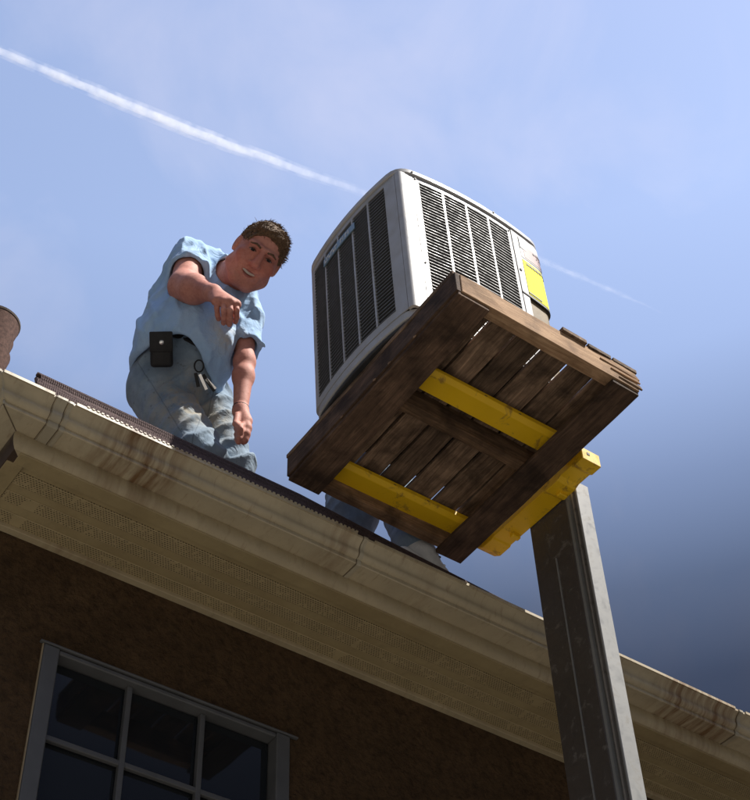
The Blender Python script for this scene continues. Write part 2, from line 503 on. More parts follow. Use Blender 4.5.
# soffit: outer strip, ribs and perforated bands, wall trim
zs = ZS
sy = [2.735, 2.764, 2.788, 2.838, 2.868, 2.912, 2.944, 2.990, YW]
xl = XC + .109 + .028
def sof(name, y0, y1, z, m, xa=xl, xb=XE, th=.012):
    return H().box(xa, xb, y0, y1, z, z + th).build(name, m, house, bevel=.0012)
sof('soffit_strip', sy[0] - .016, sy[1], zs - .004, MAT['soffit'])
sof('soffit_rib', sy[1] + .0005, sy[2], zs + .004, MAT['soffit'])
sof('soffit_panel', sy[2] + .0005, sy[3], zs + .001, MAT['perf'], xl + .030)
sof('soffit_rib', sy[3] + .0005, sy[4], zs + .003, MAT['soffit'], xl + .03)
sof('soffit_panel', sy[4] + .0005, sy[5], zs + .001, MAT['perf'], xl + .03)
sof('soffit_rib', sy[5] + .0005, sy[6], zs + .003, MAT['soffit'], xl + .03)
sof('soffit_panel', sy[6] + .0005, sy[7], zs + .001, MAT['perf'], xl + .03)
sof('wall_trim', sy[7] + .0005, YW - .001, zs - .010, MAT['fascia'], xl + .03, XE, .024)
H().box(xl - .018, xl + .029, 2.7645, 8.5, zs - .003, zs + .009).build('soffit_strip', MAT['soffit'], house, bevel=.0012)
H().box(xl + .0295, XW + .0, YW, 8.5, zs + .001, zs + .013).build('soffit_panel', MAT['perf'], house)
H().box(xl, XE, 2.745, 8.5, zs + .03, zs + .04).build('attic_floor', MAT['room'], house)

# roof: hip, its first course of shingles laid one by one
RZ, RY, RX, RS = ZG + .045, YG + .078, XC + .088, 0.35
d = 3.0
rf = H()
A, B, Cc, D = (RX, RY, RZ), (XE, RY, RZ), (XE, RY + d, RZ + d * RS), (RX + d, RY + d, RZ + d * RS)
E_ = (RX, 8.5, RZ); F_ = (RX + d, 8.5, RZ + d * RS)
rf.add([A, B, Cc, D, E_, F_] + [(q[0], q[1], q[2] - .03) for q in (A, B, Cc, D, E_, F_)],
       [(0, 1, 2, 3), (4, 0, 3, 5), (6, 9, 8, 7), (10, 11, 9, 6), (0, 6, 7, 1), (4, 10, 6, 0), (1, 7, 8, 2), (3, 2, 8, 9, 11, 5)])
roof = rf.build('roof', MAT['shingle'], house)
for c_ in range(2):
    x = RX + .01 + c_ * .15
    while x < 4.6:
        ww = .30 + random.uniform(-.01, .01)
        ya = RY - .022 + c_ * .14
        za = RZ + (ya - RY) * RS + .004 + c_ * .004
        H().add([(x, ya, za), (x + ww - .006, ya, za), (x + ww - .006, ya + .2, za + .07), (x, ya + .2, za + .07)] +
                [(x, ya, za + .008), (x + ww - .006, ya, za + .008), (x + ww - .006, ya + .2, za + .078), (x, ya + .2, za + .078)],
                [(0, 3, 2, 1), (4, 5, 6, 7), (0, 1, 5, 4), (1, 2, 6, 5), (2, 3, 7, 6), (3, 0, 4, 7)]).build('shingle', MAT['shingle'], roof)
        x += ww

# window: frame, muntins and panes
win = H()
fy0, fy1 = YW - .012, YW + .06
jw = .046
win.box(wx0 + .001, wx0 + jw, fy0, fy1, wz0, wz1 - .001).box(wx1 - jw, wx1 - .001, fy0, fy1, wz0, wz1 - .001)
win.box(wx0 + jw, wx1 - jw, fy0 + .004, fy1, wz1 - .016, wz1 - .002).box(wx0 + jw, wx1 - jw, fy0 + .004, fy1, wz0, wz0 + .05)
wobj = win.build('window', MAT['vinyl'], house, bevel=.003)
H().box(wx0 - .012, wx1 + .026, YW - .014, YW - .001, wz1 + .001, wz1 + .008).build('drip_cap', MAT['vinyl'], wobj, bevel=.002)
H().box(wx0 - .003, wx0 - .0005, YW - .008, YW - .001, wz0, wz1).build('caulk_bead', MAT['fascia'], wobj)
cols = [wx0 + jw, 1.455, 1.686, wx1 - jw]
rows = [wz1 - .016, 2.222 + 1.6, 1.975 + 1.6, 1.728 + 1.6, 1.48 + 1.6, wz0 + .05]
for x in cols[1:3]:
    H().box(x - .008, x + .008, YW + .012, YW + .030, wz0 + .05, wz1 - .016).build('muntin', MAT['vinyl'], wobj, bevel=.002)
for z in rows[1:-1]:
    H().box(cols[0], cols[3], YW + .014, YW + .029, z - .008, z + .008).build('muntin', MAT['vinyl'], wobj, bevel=.002)
for i in range(3):
    for j in range(len(rows) - 1):
        H().box(cols[i] + .004, cols[i + 1] - .004, YW + .032, YW + .036, rows[j + 1] + .004, rows[j] - .004).build('pane', MAT['glass'], wobj)
H().box(wx0, wx1, YW + .19, YW + .21, wz0, wz1).build('dark_interior', MAT['room'], wobj)  # dark sheet standing in for the unlit room

# ================================================================ CHIMNEY FLUE
chim = empty('chimney_flue', (1.018, 3.6, RZ))
tag(chim, 'round brown chimney flue with stepped collars at left edge of roof', 'chimney')
CO = chim.location
ccx, ccy, crd = 1.016, 3.6, .089
zt = 4.275 + 1.6
course = .083
def ring_(r, z): return [(ccx + r * math.cos(t), ccy + r * math.sin(t), z) for t in np.linspace(0, 2 * math.pi, 36, endpoint=False)]
MB(CO).rings([ring_(crd - .03, RZ - .1), ring_(crd - .03, zt - .006)]).build('flue_liner', MAT['mortar'], chim, smooth=True)
for k in range(15):
    z1_ = zt - k * course; z0_ = z1_ - course + .004
    ro = crd + .002 - .004 * (k % 2) - .003 * min(k, 3) + random.uniform(-.0012, .0012)
    MB(CO).rings([ring_(crd - .028, z0_), ring_(ro - .016, z0_), ring_(ro - .002, z1_ - .014), ring_(ro, z1_ - .004), ring_(ro - .004, z1_), ring_(crd - .028, z1_)]).build('flue_collar', MAT['brick'], chim, smooth=True)
MB(CO).rings([ring_(crd - .02, zt + .0005), ring_(crd + .005, zt + .001), ring_(crd + .007, zt + .009), ring_(crd - .006, zt + .013)]).build('cap_rim', MAT['mortar'], chim, smooth=True)
# ================================================================ LIFT (mast, carriage, forks)
KS = 0.9333  # lift, pallet and condenser scaled about the camera; root locations below already scaled
lift = empty('material_lift', (2.72, 2.52, 0))
tag(lift, 'yellow forked material lift with tall grey single mast', 'lift')
LO = lift.location
LO = tuple(LO)
lift.location = (2.5386, 2.3519, 0.1067)
lift.scale = (KS,) * 3
def K(): return MB(LO)
zT = 3.46 + 1.6
XM = 2.712
K().box(XM, XM + .05, 2.4925, 2.677, -.1143, zT).build('mast', MAT['mastdark'], lift, bevel=.003)
ms = lift.children[0]
K().box(XM - .004, XM + .0, 2.572, 2.576, -.1143, zT - .25).build('mast_seam', MAT['mastlight'], ms)
K().box(XM + .018, XM + .055, 2.446, 2.4920, -.1143, zT - .004).build('channel', MAT['mastgrey'], lift)
K().box(XM + .002, XM + .0175, 2.481, 2.4920, -.1143, zT - .002).build('channel_edge', MAT['mastlight'], ms)
K().box(XM + .006, XM + .0178, 2.462, 2.468, -.1143, zT - .002).build('channel_web', MAT['mastgrey'], ms)
K().box(XM, XM + .062, 2.437, 2.4455, -.1143, zT + .0).build('rail', MAT['mastlight'], lift, bevel=.002)
K().box(XM + .0505, XM + .12, 2.495, 2.68, -.1143, zT - .01).build('mast', MAT['mastgrey'], lift, bevel=.003)
# carriage beam with notched underside and end plate
zc0, zc1 = 3.408 + 1.6, 3.462 + 1.6
yc0, yc1 = 2.306, 2.862
prof = [(yc0, zc1), (yc0, zc0), (yc0 + .045, zc0), (yc0 + .055, zc0 + .009), (yc0 + .11, zc0 + .009), (yc0 + .13, zc0), (yc0 + .19, zc0), (yc0 + .195, zc0 + .006), (yc1 - .09, zc0 + .006), (yc1 - .085, zc0), (yc1 - .03, zc0), (yc1, zc0 + .02), (yc1, zc1)]
car = K().prism([(2.628, y, z) for y, z in prof], [(2.708, y, z) for y, z in prof]).build('carriage', MAT['yellow'], lift, bevel=.002)
K().box(2.650, 2.662, yc0 - .0015, yc0 + .004, zc0 + .028, zc0 + .038).build('bolt_hole', MAT['black'], car)
for y in (yc0 + .16, yc0 + .405):
    K().box(2.665, 2.70, y, y + .020, zc0 - .013, zc0 + .010).build('roller_block', MAT['yellow'], car, bevel=.003)
# forks
zf = 3.441 + 1.6
for yf in (2.303, 2.790):
    fk = K()
    w_, t_ = .084, .030
    tipx = 1.93
    rs = []
    for x, ww, tt in ((tipx, w_ * .8, .018), (tipx + .1, w_, .026), (2.60, w_, t_ + .004), (2.6265, w_, t_ + .004)):
        yy = yf + (w_ - ww) / 2
        rs.append([(x, yy + .016, zf), (x, yy + ww, zf), (x, yy + ww, zf + tt), (x, yy, zf + tt), (x, yy, zf + .012)])
    fk.rings(rs)
    fo = fk.build('fork', MAT['yellow'], lift, bevel=.0015)
    K().box(2.604, 2.6268, yf + .01, yf + w_ - .01, zf + t_ + .005, zf + .085).build('fork_shank', MAT['yellow'], fo, bevel=.002)
    for x in (2.22, 2.36):
        K().add([(x, yf + .0035, zf + .0095), (x + .010, yf + .0035, zf + .0095), (x + .010, yf - .0012, zf + .016), (x, yf - .0012, zf + .016), (x, yf + .006, zf + .018), (x + .01, yf + .006, zf + .018)],
                [(0, 1, 2, 3), (3, 2, 5, 4), (0, 4, 5, 1), (0, 3, 4), (1, 5, 2)]).build('bolt_hole', MAT['black'], fo)

# ================================================================ PALLET
PT = Matrix.Rotation(-0.00850946, 4, 'Z') @ Matrix.Rotation(0.01910955, 4, 'Y') @ Matrix.Rotation(-0.02470591, 4, 'X')
PLOC = Vector((1.74624, 1.86243, 3.18563 + 1.6))
pal = empty('wooden_pallet', PLOC)
pal.scale = (KS,) * 3
pal.rotation_euler = PT.to_euler()
tag(pal, 'worn dark wooden pallet raised on yellow forks beside the roof', 'pallet')
LX, LY, PH = 0.711, 0.915, 0.1137
bt, dt = .016, .017
def rough_board(name, m, x0, x1, y0, y1, z0, z1, axis, jit=.002):
    """a sawn board, slightly uneven along its length"""
    mb = MB(); k = 9; rs = []
    for i in range(k):
        t = i / (k - 1)
        j = [random.uniform(-jit, jit) for _ in range(8)]
        if axis == 'y':
            y = y0 + (y1 - y0) * t
            rs.append([(x0 + j[0], y, z0 + j[1] * .5), (x1 + j[2], y, z0 + j[3] * .5), (x1 + j[4], y, z1 + j[5] * .3), (x0 + j[6], y, z1 + j[7] * .3)])
        else:
            x = x0 + (x1 - x0) * t
            rs.append([(x, y0 + j[0], z0 + j[1]), (x, y1 + j[2], z0 + j[3]), (x, y1 + j[4], z1 + j[5] * .3), (x, y0 + j[6], z1 + j[7] * .3)])
    mb.rings(rs)
    return mb.build(name, m, pal, bevel=.0015)
sz0, sz1 = bt + .0005, PH - dt - .0005
# outer near stringer is two split layers towards its far end
rough_board('stringer', MAT['stringer'], .0125, LX + .002, -.004, .040, .010, sz1, 'x', .0016)
rough_board('stringer', MAT['midstringer'], .02, LX - .02, LY * .5 - .02, LY * .5 + .02, .010, sz1, 'x')
rough_board('stringer', MAT['midstringer'], .02, LX - .02, LY - .042, LY - .004, .010, sz1, 'x')
# split splinters at the near stringer's broken end
for (x0, x1, z, th, tilt) in ((.56, .722, .072, .006, -.004), (.60, .718, .050, .005, -.008), (.63, .725, .028, .006, -.005)):
    MB().add([(x0, -.0065, z), (x1, -.003 + tilt, z - .006), (x1, .003 + tilt, z - .006), (x0, .002, z), (x0, -.0065, z + th * .4), (x1 - .012, -.004 + tilt, z + th), (x1, .004 + tilt, z + th), (x0, .002, z + th * .4)],
             [(0, 3, 2, 1), (4, 5, 6, 7), (0, 1, 5, 4), (1, 2, 6, 5), (2, 3, 7, 6), (3, 0, 4, 7)]).build('splinter', MAT['stringer'], pal)
# bottom lead boards
rough_board('bottom_board', MAT['bottomwood'], .0005, .118, .002, LY, -.007, .0088, 'y')
rough_board('bottom_board', MAT['bottomwood'], LX - .108, LX, .002, LY + .006, -.007, .0088, 'y')
# end board closing the shaded side
rough_board('end_board', MAT['bottomwood'], -.006, .0112, .0, LY, .0095, sz1 - .0005, 'y', .0012)
# deck boards
edges = [-.008, .0945, .1975, .2985, .4015, .5115, .6150, LX + .006]
for i in range(7):
    gap = (.007, .010, .010, .011, .012, .009, .0)[i]
    gp = (.0, .007, .010, .010, .011, .012, .009)[i]
    e = random.uniform(-.004, .004)
    rough_board('deck_board', MAT['deck'], edges[i] + gp * .5, edges[i + 1] - gap * .5, (.010 if i < 4 else -.010) + e, LY + .004 + e, PH - dt, PH, 'y', .0014)
# nail heads and chipped splinters on the shaded edge
for y, z in ((.21, .004), (.34, .012), (.42, .010), (.60, .006)):
    MB().obox((-.0065, y, z), (.001, 0, 0), (0, .006, .003), (0, -.002, .003)).build('chip', MAT['stringer'], pal)

# ================================================================ CONDENSER
ac = empty('air_conditioner', (0, 0, 0))
tag(ac, 'grey louvered air conditioner condenser unit standing on wooden pallet', 'air conditioner')
AT = PT @ Matrix.Translation((.0, .2094, PH)) @ Matrix.Rotation(.0026, 4, 'Z') @ Matrix.Rotation(-.0377, 4, 'Y') @ Matrix.Rotation(.0140, 4, 'X')
ac.matrix_world = Matrix.Translation(PLOC + Vector((0, 0, .002))) @ Matrix.Scale(KS, 4) @ AT
AX, AY, AH = .6331, .5501, .818
def zz(z): return AH - (.722 - z) * 1.03
BG = .027
def side(sd, t, o, z):
    """point on a bulging face: t along it, o outwards"""
    if sd == 'L': u = t / AY; return (-BG * 4 * u * (1 - u) - o, t, z)
    if sd == 'R': u = t / AX; return (t, -BG * 4 * u * (1 - u) - o, z)
    if sd == 'B': u = t / AX; return (t, AY + BG * 4 * u * (1 - u) + o, z)
    u = t / AY; return (AX + BG * 4 * u * (1 - u) + o, t, z)
def outline(o, cr_=.05, n=10):
    pts = []
    def seg(sd, a, b_):
        return [np.array(side(sd, t, o, 0)[:2]) for t in np.linspace(a, b_, n)]
    S = [seg('R', cr_, AX - cr_), seg('F', cr_, AY - cr_), seg('B', AX - cr_, cr_), seg('L', AY - cr_, cr_)]
    C_ = [np.array((AX + o * .9, -o * .9)), np.array((AX + o * .9, AY + o * .9)), np.array((-o * .9, AY + o * .9)), np.array((-o * .9, -o * .9))]
    for i in range(4):
        pts += S[i]
        a, b_ = S[i][-1], S[(i + 1) % 4][0]
        for t in (.2, .4, .6, .8):
            pts.append((1 - t) ** 2 * a + 2 * t * (1 - t) * C_[i] + t * t * b_)
    return pts
def slab(name, o, z0, z1, m, parent=ac, top=None, bevel=.003):
    P = outline(o)
    P2 = outline(top) if top is not None else P
    return MB().prism([(*q, z0) for q in P], [(*q, z1) for q in P2]).build(name, m, parent, smooth=True, bevel=bevel)
slab('base_shadow_gap', -.006, .0, .014, MAT['acdark'])  # dark inset slab standing in for the shadow gap under the unit
slab('base_rim', -.001, .0145, .050, MAT['acpaint'])
slab('coil', -.034, .0505, AH - .032, MAT['coil'])
slab('top_cap', .007, AH - .030, AH - .004, MAT['accap'], bevel=.004)
MB().prism([(*q, AH - .0035) for q in outline(-.004)], [(*(np.array(q) * .8 + np.array((AX, AY)) * .1), AH + .012) for q in outline(-.03)]).build('top_dome', MAT['acdark'], ac, smooth=True)
fg = MB()
for k in range(1, 8):
    r = .028 * k + .02
    pts = [(AX / 2 + r * math.cos(a), AY / 2 + r * math.sin(a), AH + .016) for a in np.linspace(0, 2 * math.pi, 33)]
    fg.tube(pts, .002, 5)
tag(fg.build('fan_grille', MAT['acdark'], ac), kind='stuff')
def strip(sd, t0, t1, z0, z1, o=0.0, th=.004, k=None):
    k = k or max(2, int(abs(t1 - t0) / .03) + 1)
    rs = []
    for t in np.linspace(t0, t1, k):
        rs.append([side(sd, t, o, z0), side(sd, t, o, z1), side(sd, t, o - th, z1), side(sd, t, o - th, z0)])
    return rs
zb, zt_ = .0515, AH - .031
def post(ca, cb, sda, ta, sdb, tb, name='corner_post'):
    """rounded corner post from side a to side b"""
    A_ = [np.array(side(sda, t, .001, 0)[:2]) for t in np.linspace(ta[0], ta[1], 3)]
    B_ = [np.array(side(sdb, t, .001, 0)[:2]) for t in np.linspace(tb[0], tb[1], 3)]
    c_ = np.array(ca)
    mid = [(1 - t) ** 2 * A_[-1] + 2 * t * (1 - t) * c_ + t * t * B_[0] for t in (.17, .33, .5, .67, .83)]
    oP = A_ + mid + B_
    ctr = np.array((AX / 2, AY / 2))
    iP = [q + (ctr - q) / np.linalg.norm(ctr - q) * .012 for q in oP]
    ring = oP + iP[::-1]
    return MB().prism([(*q, zb) for q in ring], [(*q, zt_) for q in ring]).build(name, MAT['acpaint'], ac, smooth=True)
post((-.001, -.001), None, 'L', (.018, .010), 'R', (.012, .052))
post((-.001, AY + .001), None, 'B', (.06, .03), 'L', (AY - .03, AY - .034))
post((AX + .001, -.001), None, 'R', (AX - .05, AX - .045), 'F', (.04, .06)) if False else None
post((AX + .001, AY + .001), None, 'F', (AY - .06, AY - .03), 'B', (AX - .03, AX - .06))
def louvered(sd, a, b_, cols_, z0, z1, frame0, frame1, name):
    pn = MB()
    pn.rings(strip(sd, frame0, frame1, zb, z0)); pn.rings(strip(sd, frame0, frame1, z1, zt_))
    pn.rings(strip(sd, frame0, a, z0, z1)); pn.rings(strip(sd, b_, frame1, z0, z1))
    po = pn.build(name, MAT['acpaint'], ac, smooth=True)
    rib = .0085
    wcol = (b_ - a - rib * (cols_ - 1)) / cols_
    for i in range(cols_):
        t0 = a + i * (wcol + rib)
        if i:
            MB().rings(strip(sd, t0 - rib, t0, z0, z1, .0015, .006, 2)).build('rib', MAT['acpaint'], po)
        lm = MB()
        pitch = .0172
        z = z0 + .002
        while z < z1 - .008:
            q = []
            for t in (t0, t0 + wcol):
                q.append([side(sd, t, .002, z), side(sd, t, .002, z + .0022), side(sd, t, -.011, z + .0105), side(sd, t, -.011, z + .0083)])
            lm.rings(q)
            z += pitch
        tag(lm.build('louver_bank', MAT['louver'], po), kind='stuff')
    return po
panL = louvered('L', .072, AY - .043, 5, .085, AH - .054, .021, AY - .034, 'left_louver_panel')
panL.name = 'louver_panel'
panR = louvered('R', .078, .465, 4, .085, AH - .052, .055, .480, 'louver_panel')
for t, z in ((.064, AH - .042), (.064, .30), (.473, AH - .05)):
    MB().rings([[side('R', t + .004 * math.cos(a), .0008 + h, z + .004 * math.sin(a)) for a in np.linspace(0, 2 * math.pi, 8, endpoint=False)] for h in (0, .002)]).build('screw', MAT['acdark'], panR)
MB().rings([[side('R', .050 + .004 * math.cos(a), .0078 + h, AH - .016 + .004 * math.sin(a)) for a in np.linspace(0, 2 * math.pi, 8, endpoint=False)] for h in (0, .002)]).build('screw', MAT['acdark'], ac)
MB().rings([[side('R', .40 + .004 * math.cos(a), .0078 + h, AH - .008 + .004 * math.sin(a)) for a in np.linspace(0, 2 * math.pi, 8, endpoint=False)] for h in (0, .002)]).build('screw', MAT['acdark'], ac)
# plain louvered rear sides
for sd_, ln in (('B', AX), ('F', AY)):
    mb = MB(); mb.rings(strip(sd_, .06, ln - .06, zb, zt_))
    mb.build('rear_panel', MAT['acpaint'], ac, smooth=True)
# service panel wrapping the far corner, valve recess beneath it
ctr = np.array((AX / 2, AY / 2))
def wrap_path(o, n0=8):
    P = [np.array(side('R', t, o, 0)[:2]) for t in np.linspace(.484, AX - .034, n0)]
    Q = [np.array(side('F', t, o, 0)[:2]) for t in np.linspace(.034, .12, 4)]
    c_ = np.array((AX + o, -o)); a, b_ = P[-1], Q[0]
    return P + [(1 - t) ** 2 * a + 2 * t * (1 - t) * c_ + t * t * b_ for t in np.linspace(.1, .9, 9)] + Q
def wrap(name, m, o, th, z0, z1, i0=0, i1=None, parent=ac):
    P = wrap_path(o)[i0:i1]; Q = wrap_path(o - th)[i0:i1]
    return MB().rings([[(*p_, z0), (*p_, z1), (*q_, z1), (*q_, z0)] for p_, q_ in zip(P, Q)]).build(name, m, parent, smooth=True)
sp = wrap('service_panel', MAT['acpaint'], .002, .004, zz(.345), zt_)
wrap('recess_back', MAT['recess'], -.006, .004, .0515, zz(.3445))
wrap('panel_lip', MAT['acdark'], .0035, .010, zz(.338), zz(.3445), 0, None, sp)
wrap('valve_side', MAT['acpaint'], .001, .004, .0515, zz(.3375), 0, 3)
# labels on the service panel
yl = wrap('energy_label', MAT['labelyellow'], .0032, .0008, zz(.352), zz(.546), 2, 17, sp)
wrap('white_label', MAT['white'], .0032, .0008, zz(.560), zz(.678), 2, 16, sp)
wrap('pink_print', MAT['labelpink'], .0041, .0006, zz(.566), zz(.640), 3, 15, sp)
wrap('white_corner', MAT['white'], .0048, .0006, zz(.612), zz(.672), 2, 5, sp)
pth = wrap_path(.0042)
def dash(i, f0, f1, z0, z1, m):
    a, b_ = pth[i], pth[i + 1]
    p0, p1 = a + (b_ - a) * f0, a + (b_ - a) * f1
    nrm = np.array(((b_ - a)[1], -(b_ - a)[0])); nrm = nrm / np.linalg.norm(nrm) * .0006
    return [[(*p0, z0), (*p0, z1), (*(p0 + nrm), z1), (*(p0 + nrm), z0)], [(*p1, z0), (*p1, z1), (*(p1 + nrm), z1), (*(p1 + nrm), z0)]]
pr = MB()
for i in range(3, 14):
    for f0, f1 in ((.05, .38), (.5, .85)):
        if (i, f0) in ((9, .05), (11, .5)): continue
        pr.rings(dash(i, f0, f1, zz(.524), zz(.535), None))
pr.rings(dash(10, .1, .9, zz(.509), zz(.517), None))
for i in range(2, 6): pr.rings(dash(i, .0, .95, zz(.358), zz(.364), None))
tag(pr.build('label_print', MAT['black'], yl), kind='stuff')
pr = MB()
pth = wrap_path(.0050)
for i in range(6, 14):
    pr.rings(dash(i, .1, .8, zz(.622), zz(.630), None))
    if i % 2: pr.rings(dash(i, .1, .7, zz(.606), zz(.611), None))
    if i > 9: pr.rings(dash(i, .2, .9, zz(.574), zz(.581), None))
tag(pr.build('label_print', MAT['black'], sp), kind='stuff')
MB().rings([[side('R', .497 + .006 * math.cos(a), 0.003 + h, zz(.47) + .006 * math.sin(a)) for a in np.linspace(0, 2 * math.pi, 10, endpoint=False)] for h in (0, .002)]).build('screw', MAT['acdark'], sp)
# nameplate on the shaded louvered side
bd = MB().rings(strip('L', .225, .425, AH - .135, AH - .098, .008, .005)).build('nameplate', MAT['badge'], panL, bevel=.001)
lt = MB()
t = .415
wid = [.012, .011, .012, .011, .012, .012]
for i, wv in enumerate(wid):
    lt.rings(strip('L', t - wv * .3, t, AH - .128, AH - .106, .0092, .001, 2))
    lt.rings(strip('L', t - wv, t - wv * .3 - .0002, AH - .128 + (.016 if i % 2 else 0), AH - .122 + (.016 if i % 2 else 0), .0092, .001, 2))
    t -= wv + .0028
t -= .02
for i, wv in enumerate([.010, .008, .010, .012]):
    lt.rings(strip('L', t - wv * .35, t, AH - .128, AH - .108, .0092, .001, 2))
    if i % 2 == 0: lt.rings(strip('L', t - wv, t - wv * .35 - .0002, AH - .114, AH - .108, .0092, .001, 2))
    t -= wv + .006
tag(lt.build('raised_letters', MAT['white'], bd), kind='stuff')
# ================================================================ PEOPLE
f32 = np.float32
def pd(px, py, d):
    """world point seen at photo position (px, py), d metres from the camera"""
    v = CAM_R @ np.array([(px - 375) / FPX, -(py - 400) / FPX, -1.0])
    return CAM + v / np.linalg.norm(v) * d
CR, CU, CB = CAM_R[:, 0], CAM_R[:, 1], CAM_R[:, 2]
def nrm(v): return np.asarray(v, float) / np.linalg.norm(v)

def cone(P, a, b, ra, rb):
    a = np.asarray(a, f32); b = np.asarray(b, f32); ba = b - a
    t = np.clip(((P - a) @ ba) / float(ba @ ba), 0, 1)
    return np.linalg.norm(P - a - t[:, None] * ba, axis=1) - (ra + (rb - ra) * t)
def ell(P, c, M, r):
    """ellipsoid, rows of M are its axes"""
    q = (P - np.asarray(c, f32)) @ np.asarray(M, f32).T
    r = np.asarray(r, f32)
    k0 = np.linalg.norm(q / r, axis=1); k1 = np.linalg.norm(q / (r * r), axis=1)
    return k0 * (k0 - 1) / np.maximum(k1, 1e-6)
def smin(a, b, k):
    h = np.clip(0.5 + 0.5 * (b - a) / k, 0, 1)
    return b + (a - b) * h - k * h * (1 - h)
def smax(a, b, k): return -smin(-a, -b, k)
def plane(P, p, n_): return (P - np.asarray(p, f32)) @ np.asarray(n_, f32)
def wob(P, s, seed=0):
    """cheap smooth 3-D wobble in -1..1"""
    r = np.random.RandomState(seed); o = np.zeros(len(P), f32)
    for k in range(4):
        K1 = r.normal(size=3).astype(f32) * s; K2 = r.normal(size=3).astype(f32) * s
        o += np.sin(P @ K1 + 1.7 * np.sin(P @ K2 + r.uniform(0, 6)) + r.uniform(0, 6)).astype(f32)
    return o / 4
def fold(P, d, s, seed=0, warp=.9):
    """sharp-crested cloth folds running across direction d"""
    ph = P @ np.asarray(nrm(d), f32) * s + warp * wob(P, s * .22, seed) * 2.2
    a = .5 + .5 * np.sin(ph)
    return (a ** 2.6) * np.clip(0.5 + 0.8 * wob(P, s * .10, seed + 5), 0, 1)

def surface(fn, lo, hi, h):
    """naive surface nets; fine values only near the surface"""
    lo = np.asarray(lo, float); hi = np.asarray(hi, float)
    st = 4
    nc = np.ceil((hi - lo) / (h * st)).astype(int) + 1
    H_ = h * st
    ax = [lo[i] + np.arange(nc[i]) * H_ for i in range(3)]
    G = np.stack(np.meshgrid(*ax, indexing='ij'), -1).reshape(-1, 3).astype(f32)
    dc = fn(G).reshape(nc)
    nf = (nc - 1) * st
    D = np.repeat(np.repeat(np.repeat(dc[:-1, :-1, :-1], st, 0), st, 1), st, 2).astype(f32)
    cell = np.abs(dc)
    mn = cell[:-1, :-1, :-1].copy()
    for a in (0, 1):
        for b in (0, 1):
            for c in (0, 1):
                mn = np.minimum(mn, cell[a:nc[0] - 1 + a, b:nc[1] - 1 + b, c:nc[2] - 1 + c])
    near = mn < H_ * 1.9
    msk = np.repeat(np.repeat(np.repeat(near, st, 0), st, 1), st, 2)
    idx = np.argwhere(msk)
    vals = np.empty(len(idx), f32)
    for k in range(0, len(idx), 400000):
        Q = (lo + idx[k:k + 400000] * h).astype(f32)
        vals[k:k + 400000] = fn(Q)
    D[msk] = vals
    S = D < 0
    n = D.shape
    c0 = [slice(0, n[i] - 1) for i in range(3)]
    cnt = np.zeros([q - 1 for q in n], np.int8)
    for a in (0, 1):
        for b in (0, 1):
            for c in (0, 1):
                cnt += S[a:n[0] - 1 + a, b:n[1] - 1 + b, c:n[2] - 1 + c]
    act = (cnt > 0) & (cnt < 8)
    ci = np.argwhere(act)
    vid = -np.ones(act.shape, np.int32); vid[act] = np.arange(len(ci))
    acc = np.zeros((len(ci), 3)); num = np.zeros(len(ci))
    cor = [(a, b, c) for a in (0, 1) for b in (0, 1) for c in (0, 1)]
    for a in cor:
        for k in range(3):
            if a[k]: continue
            b = list(a); b[k] = 1
            da = D[ci[:, 0] + a[0], ci[:, 1] + a[1], ci[:, 2] + a[2]]; db = D[ci[:, 0] + b[0], ci[:, 1] + b[1], ci[:, 2] + b[2]]
            x = (da < 0) != (db < 0)
            t = np.where(x, da / np.where(x, da - db, 1), 0)
            pos = np.tile(np.array(a, float), (len(ci), 1)); pos[:, k] += t
            acc += pos * x[:, None]; num += x
    V = lo + (ci + acc / num[:, None]) * h
    F = []
    for k in range(3):
        o = [i for i in range(3) if i != k]
        sl = [slice(1, n[i] - 1) for i in range(3)]
        s0 = list(sl); s1 = list(sl); s0[k] = slice(0, n[k] - 1); s1[k] = slice(1, n[k])
        ch = S[tuple(s0)] != S[tuple(s1)]
        e = np.argwhere(ch)
        base = e.copy(); base[:, o[0]] += 1; base[:, o[1]] += 1
        ins = S[base[:, 0], base[:, 1], base[:, 2]]
        def cid(d0, d1):
            q = base.copy(); q[:, o[0]] += d0; q[:, o[1]] += d1
            return vid[q[:, 0], q[:, 1], q[:, 2]]
        quad = np.stack([cid(-1, -1), cid(0, -1), cid(0, 0), cid(-1, 0)], 1)
        flip = ins if k != 1 else ~ins
        quad[~flip] = quad[~flip][:, ::-1]
        F.append(quad)
    F = np.concatenate(F)
    return V, F[(F >= 0).all(1)]

def sdf_part(name, fn, lo, hi, h, m, parent, origin, smooth_it=1):
    V, F = surface(fn, lo, hi, h)
    V = V - np.asarray(origin)
    # light relaxation takes the grid steps out
    if smooth_it:
        for _ in range(smooth_it):
            A_ = np.zeros_like(V); c = np.zeros(len(V))
            for i in range(4):
                j = (i + 1) % 4
                np.add.at(A_, F[:, i], V[F[:, j]]); np.add.at(A_, F[:, j], V[F[:, i]])
                np.add.at(c, F[:, i], 1); np.add.at(c, F[:, j], 1)
            V = V * .6 + .4 * A_ / np.maximum(c, 1)[:, None]
    me = bpy.data.meshes.new(name)
    me.vertices.add(len(V)); me.vertices.foreach_set('co', V.astype(f32).ravel())
    me.loops.add(len(F) * 4); me.loops.foreach_set('vertex_index', F.astype(np.int32).ravel())
    me.polygons.add(len(F)); me.polygons.foreach_set('loop_start', np.arange(len(F), dtype=np.int32) * 4)
    me.update(calc_edges=True)
    me.polygons.foreach_set('use_smooth', [True] * len(F))
    me.materials.append(m)
    me.validate()
    return link(name, me, parent)

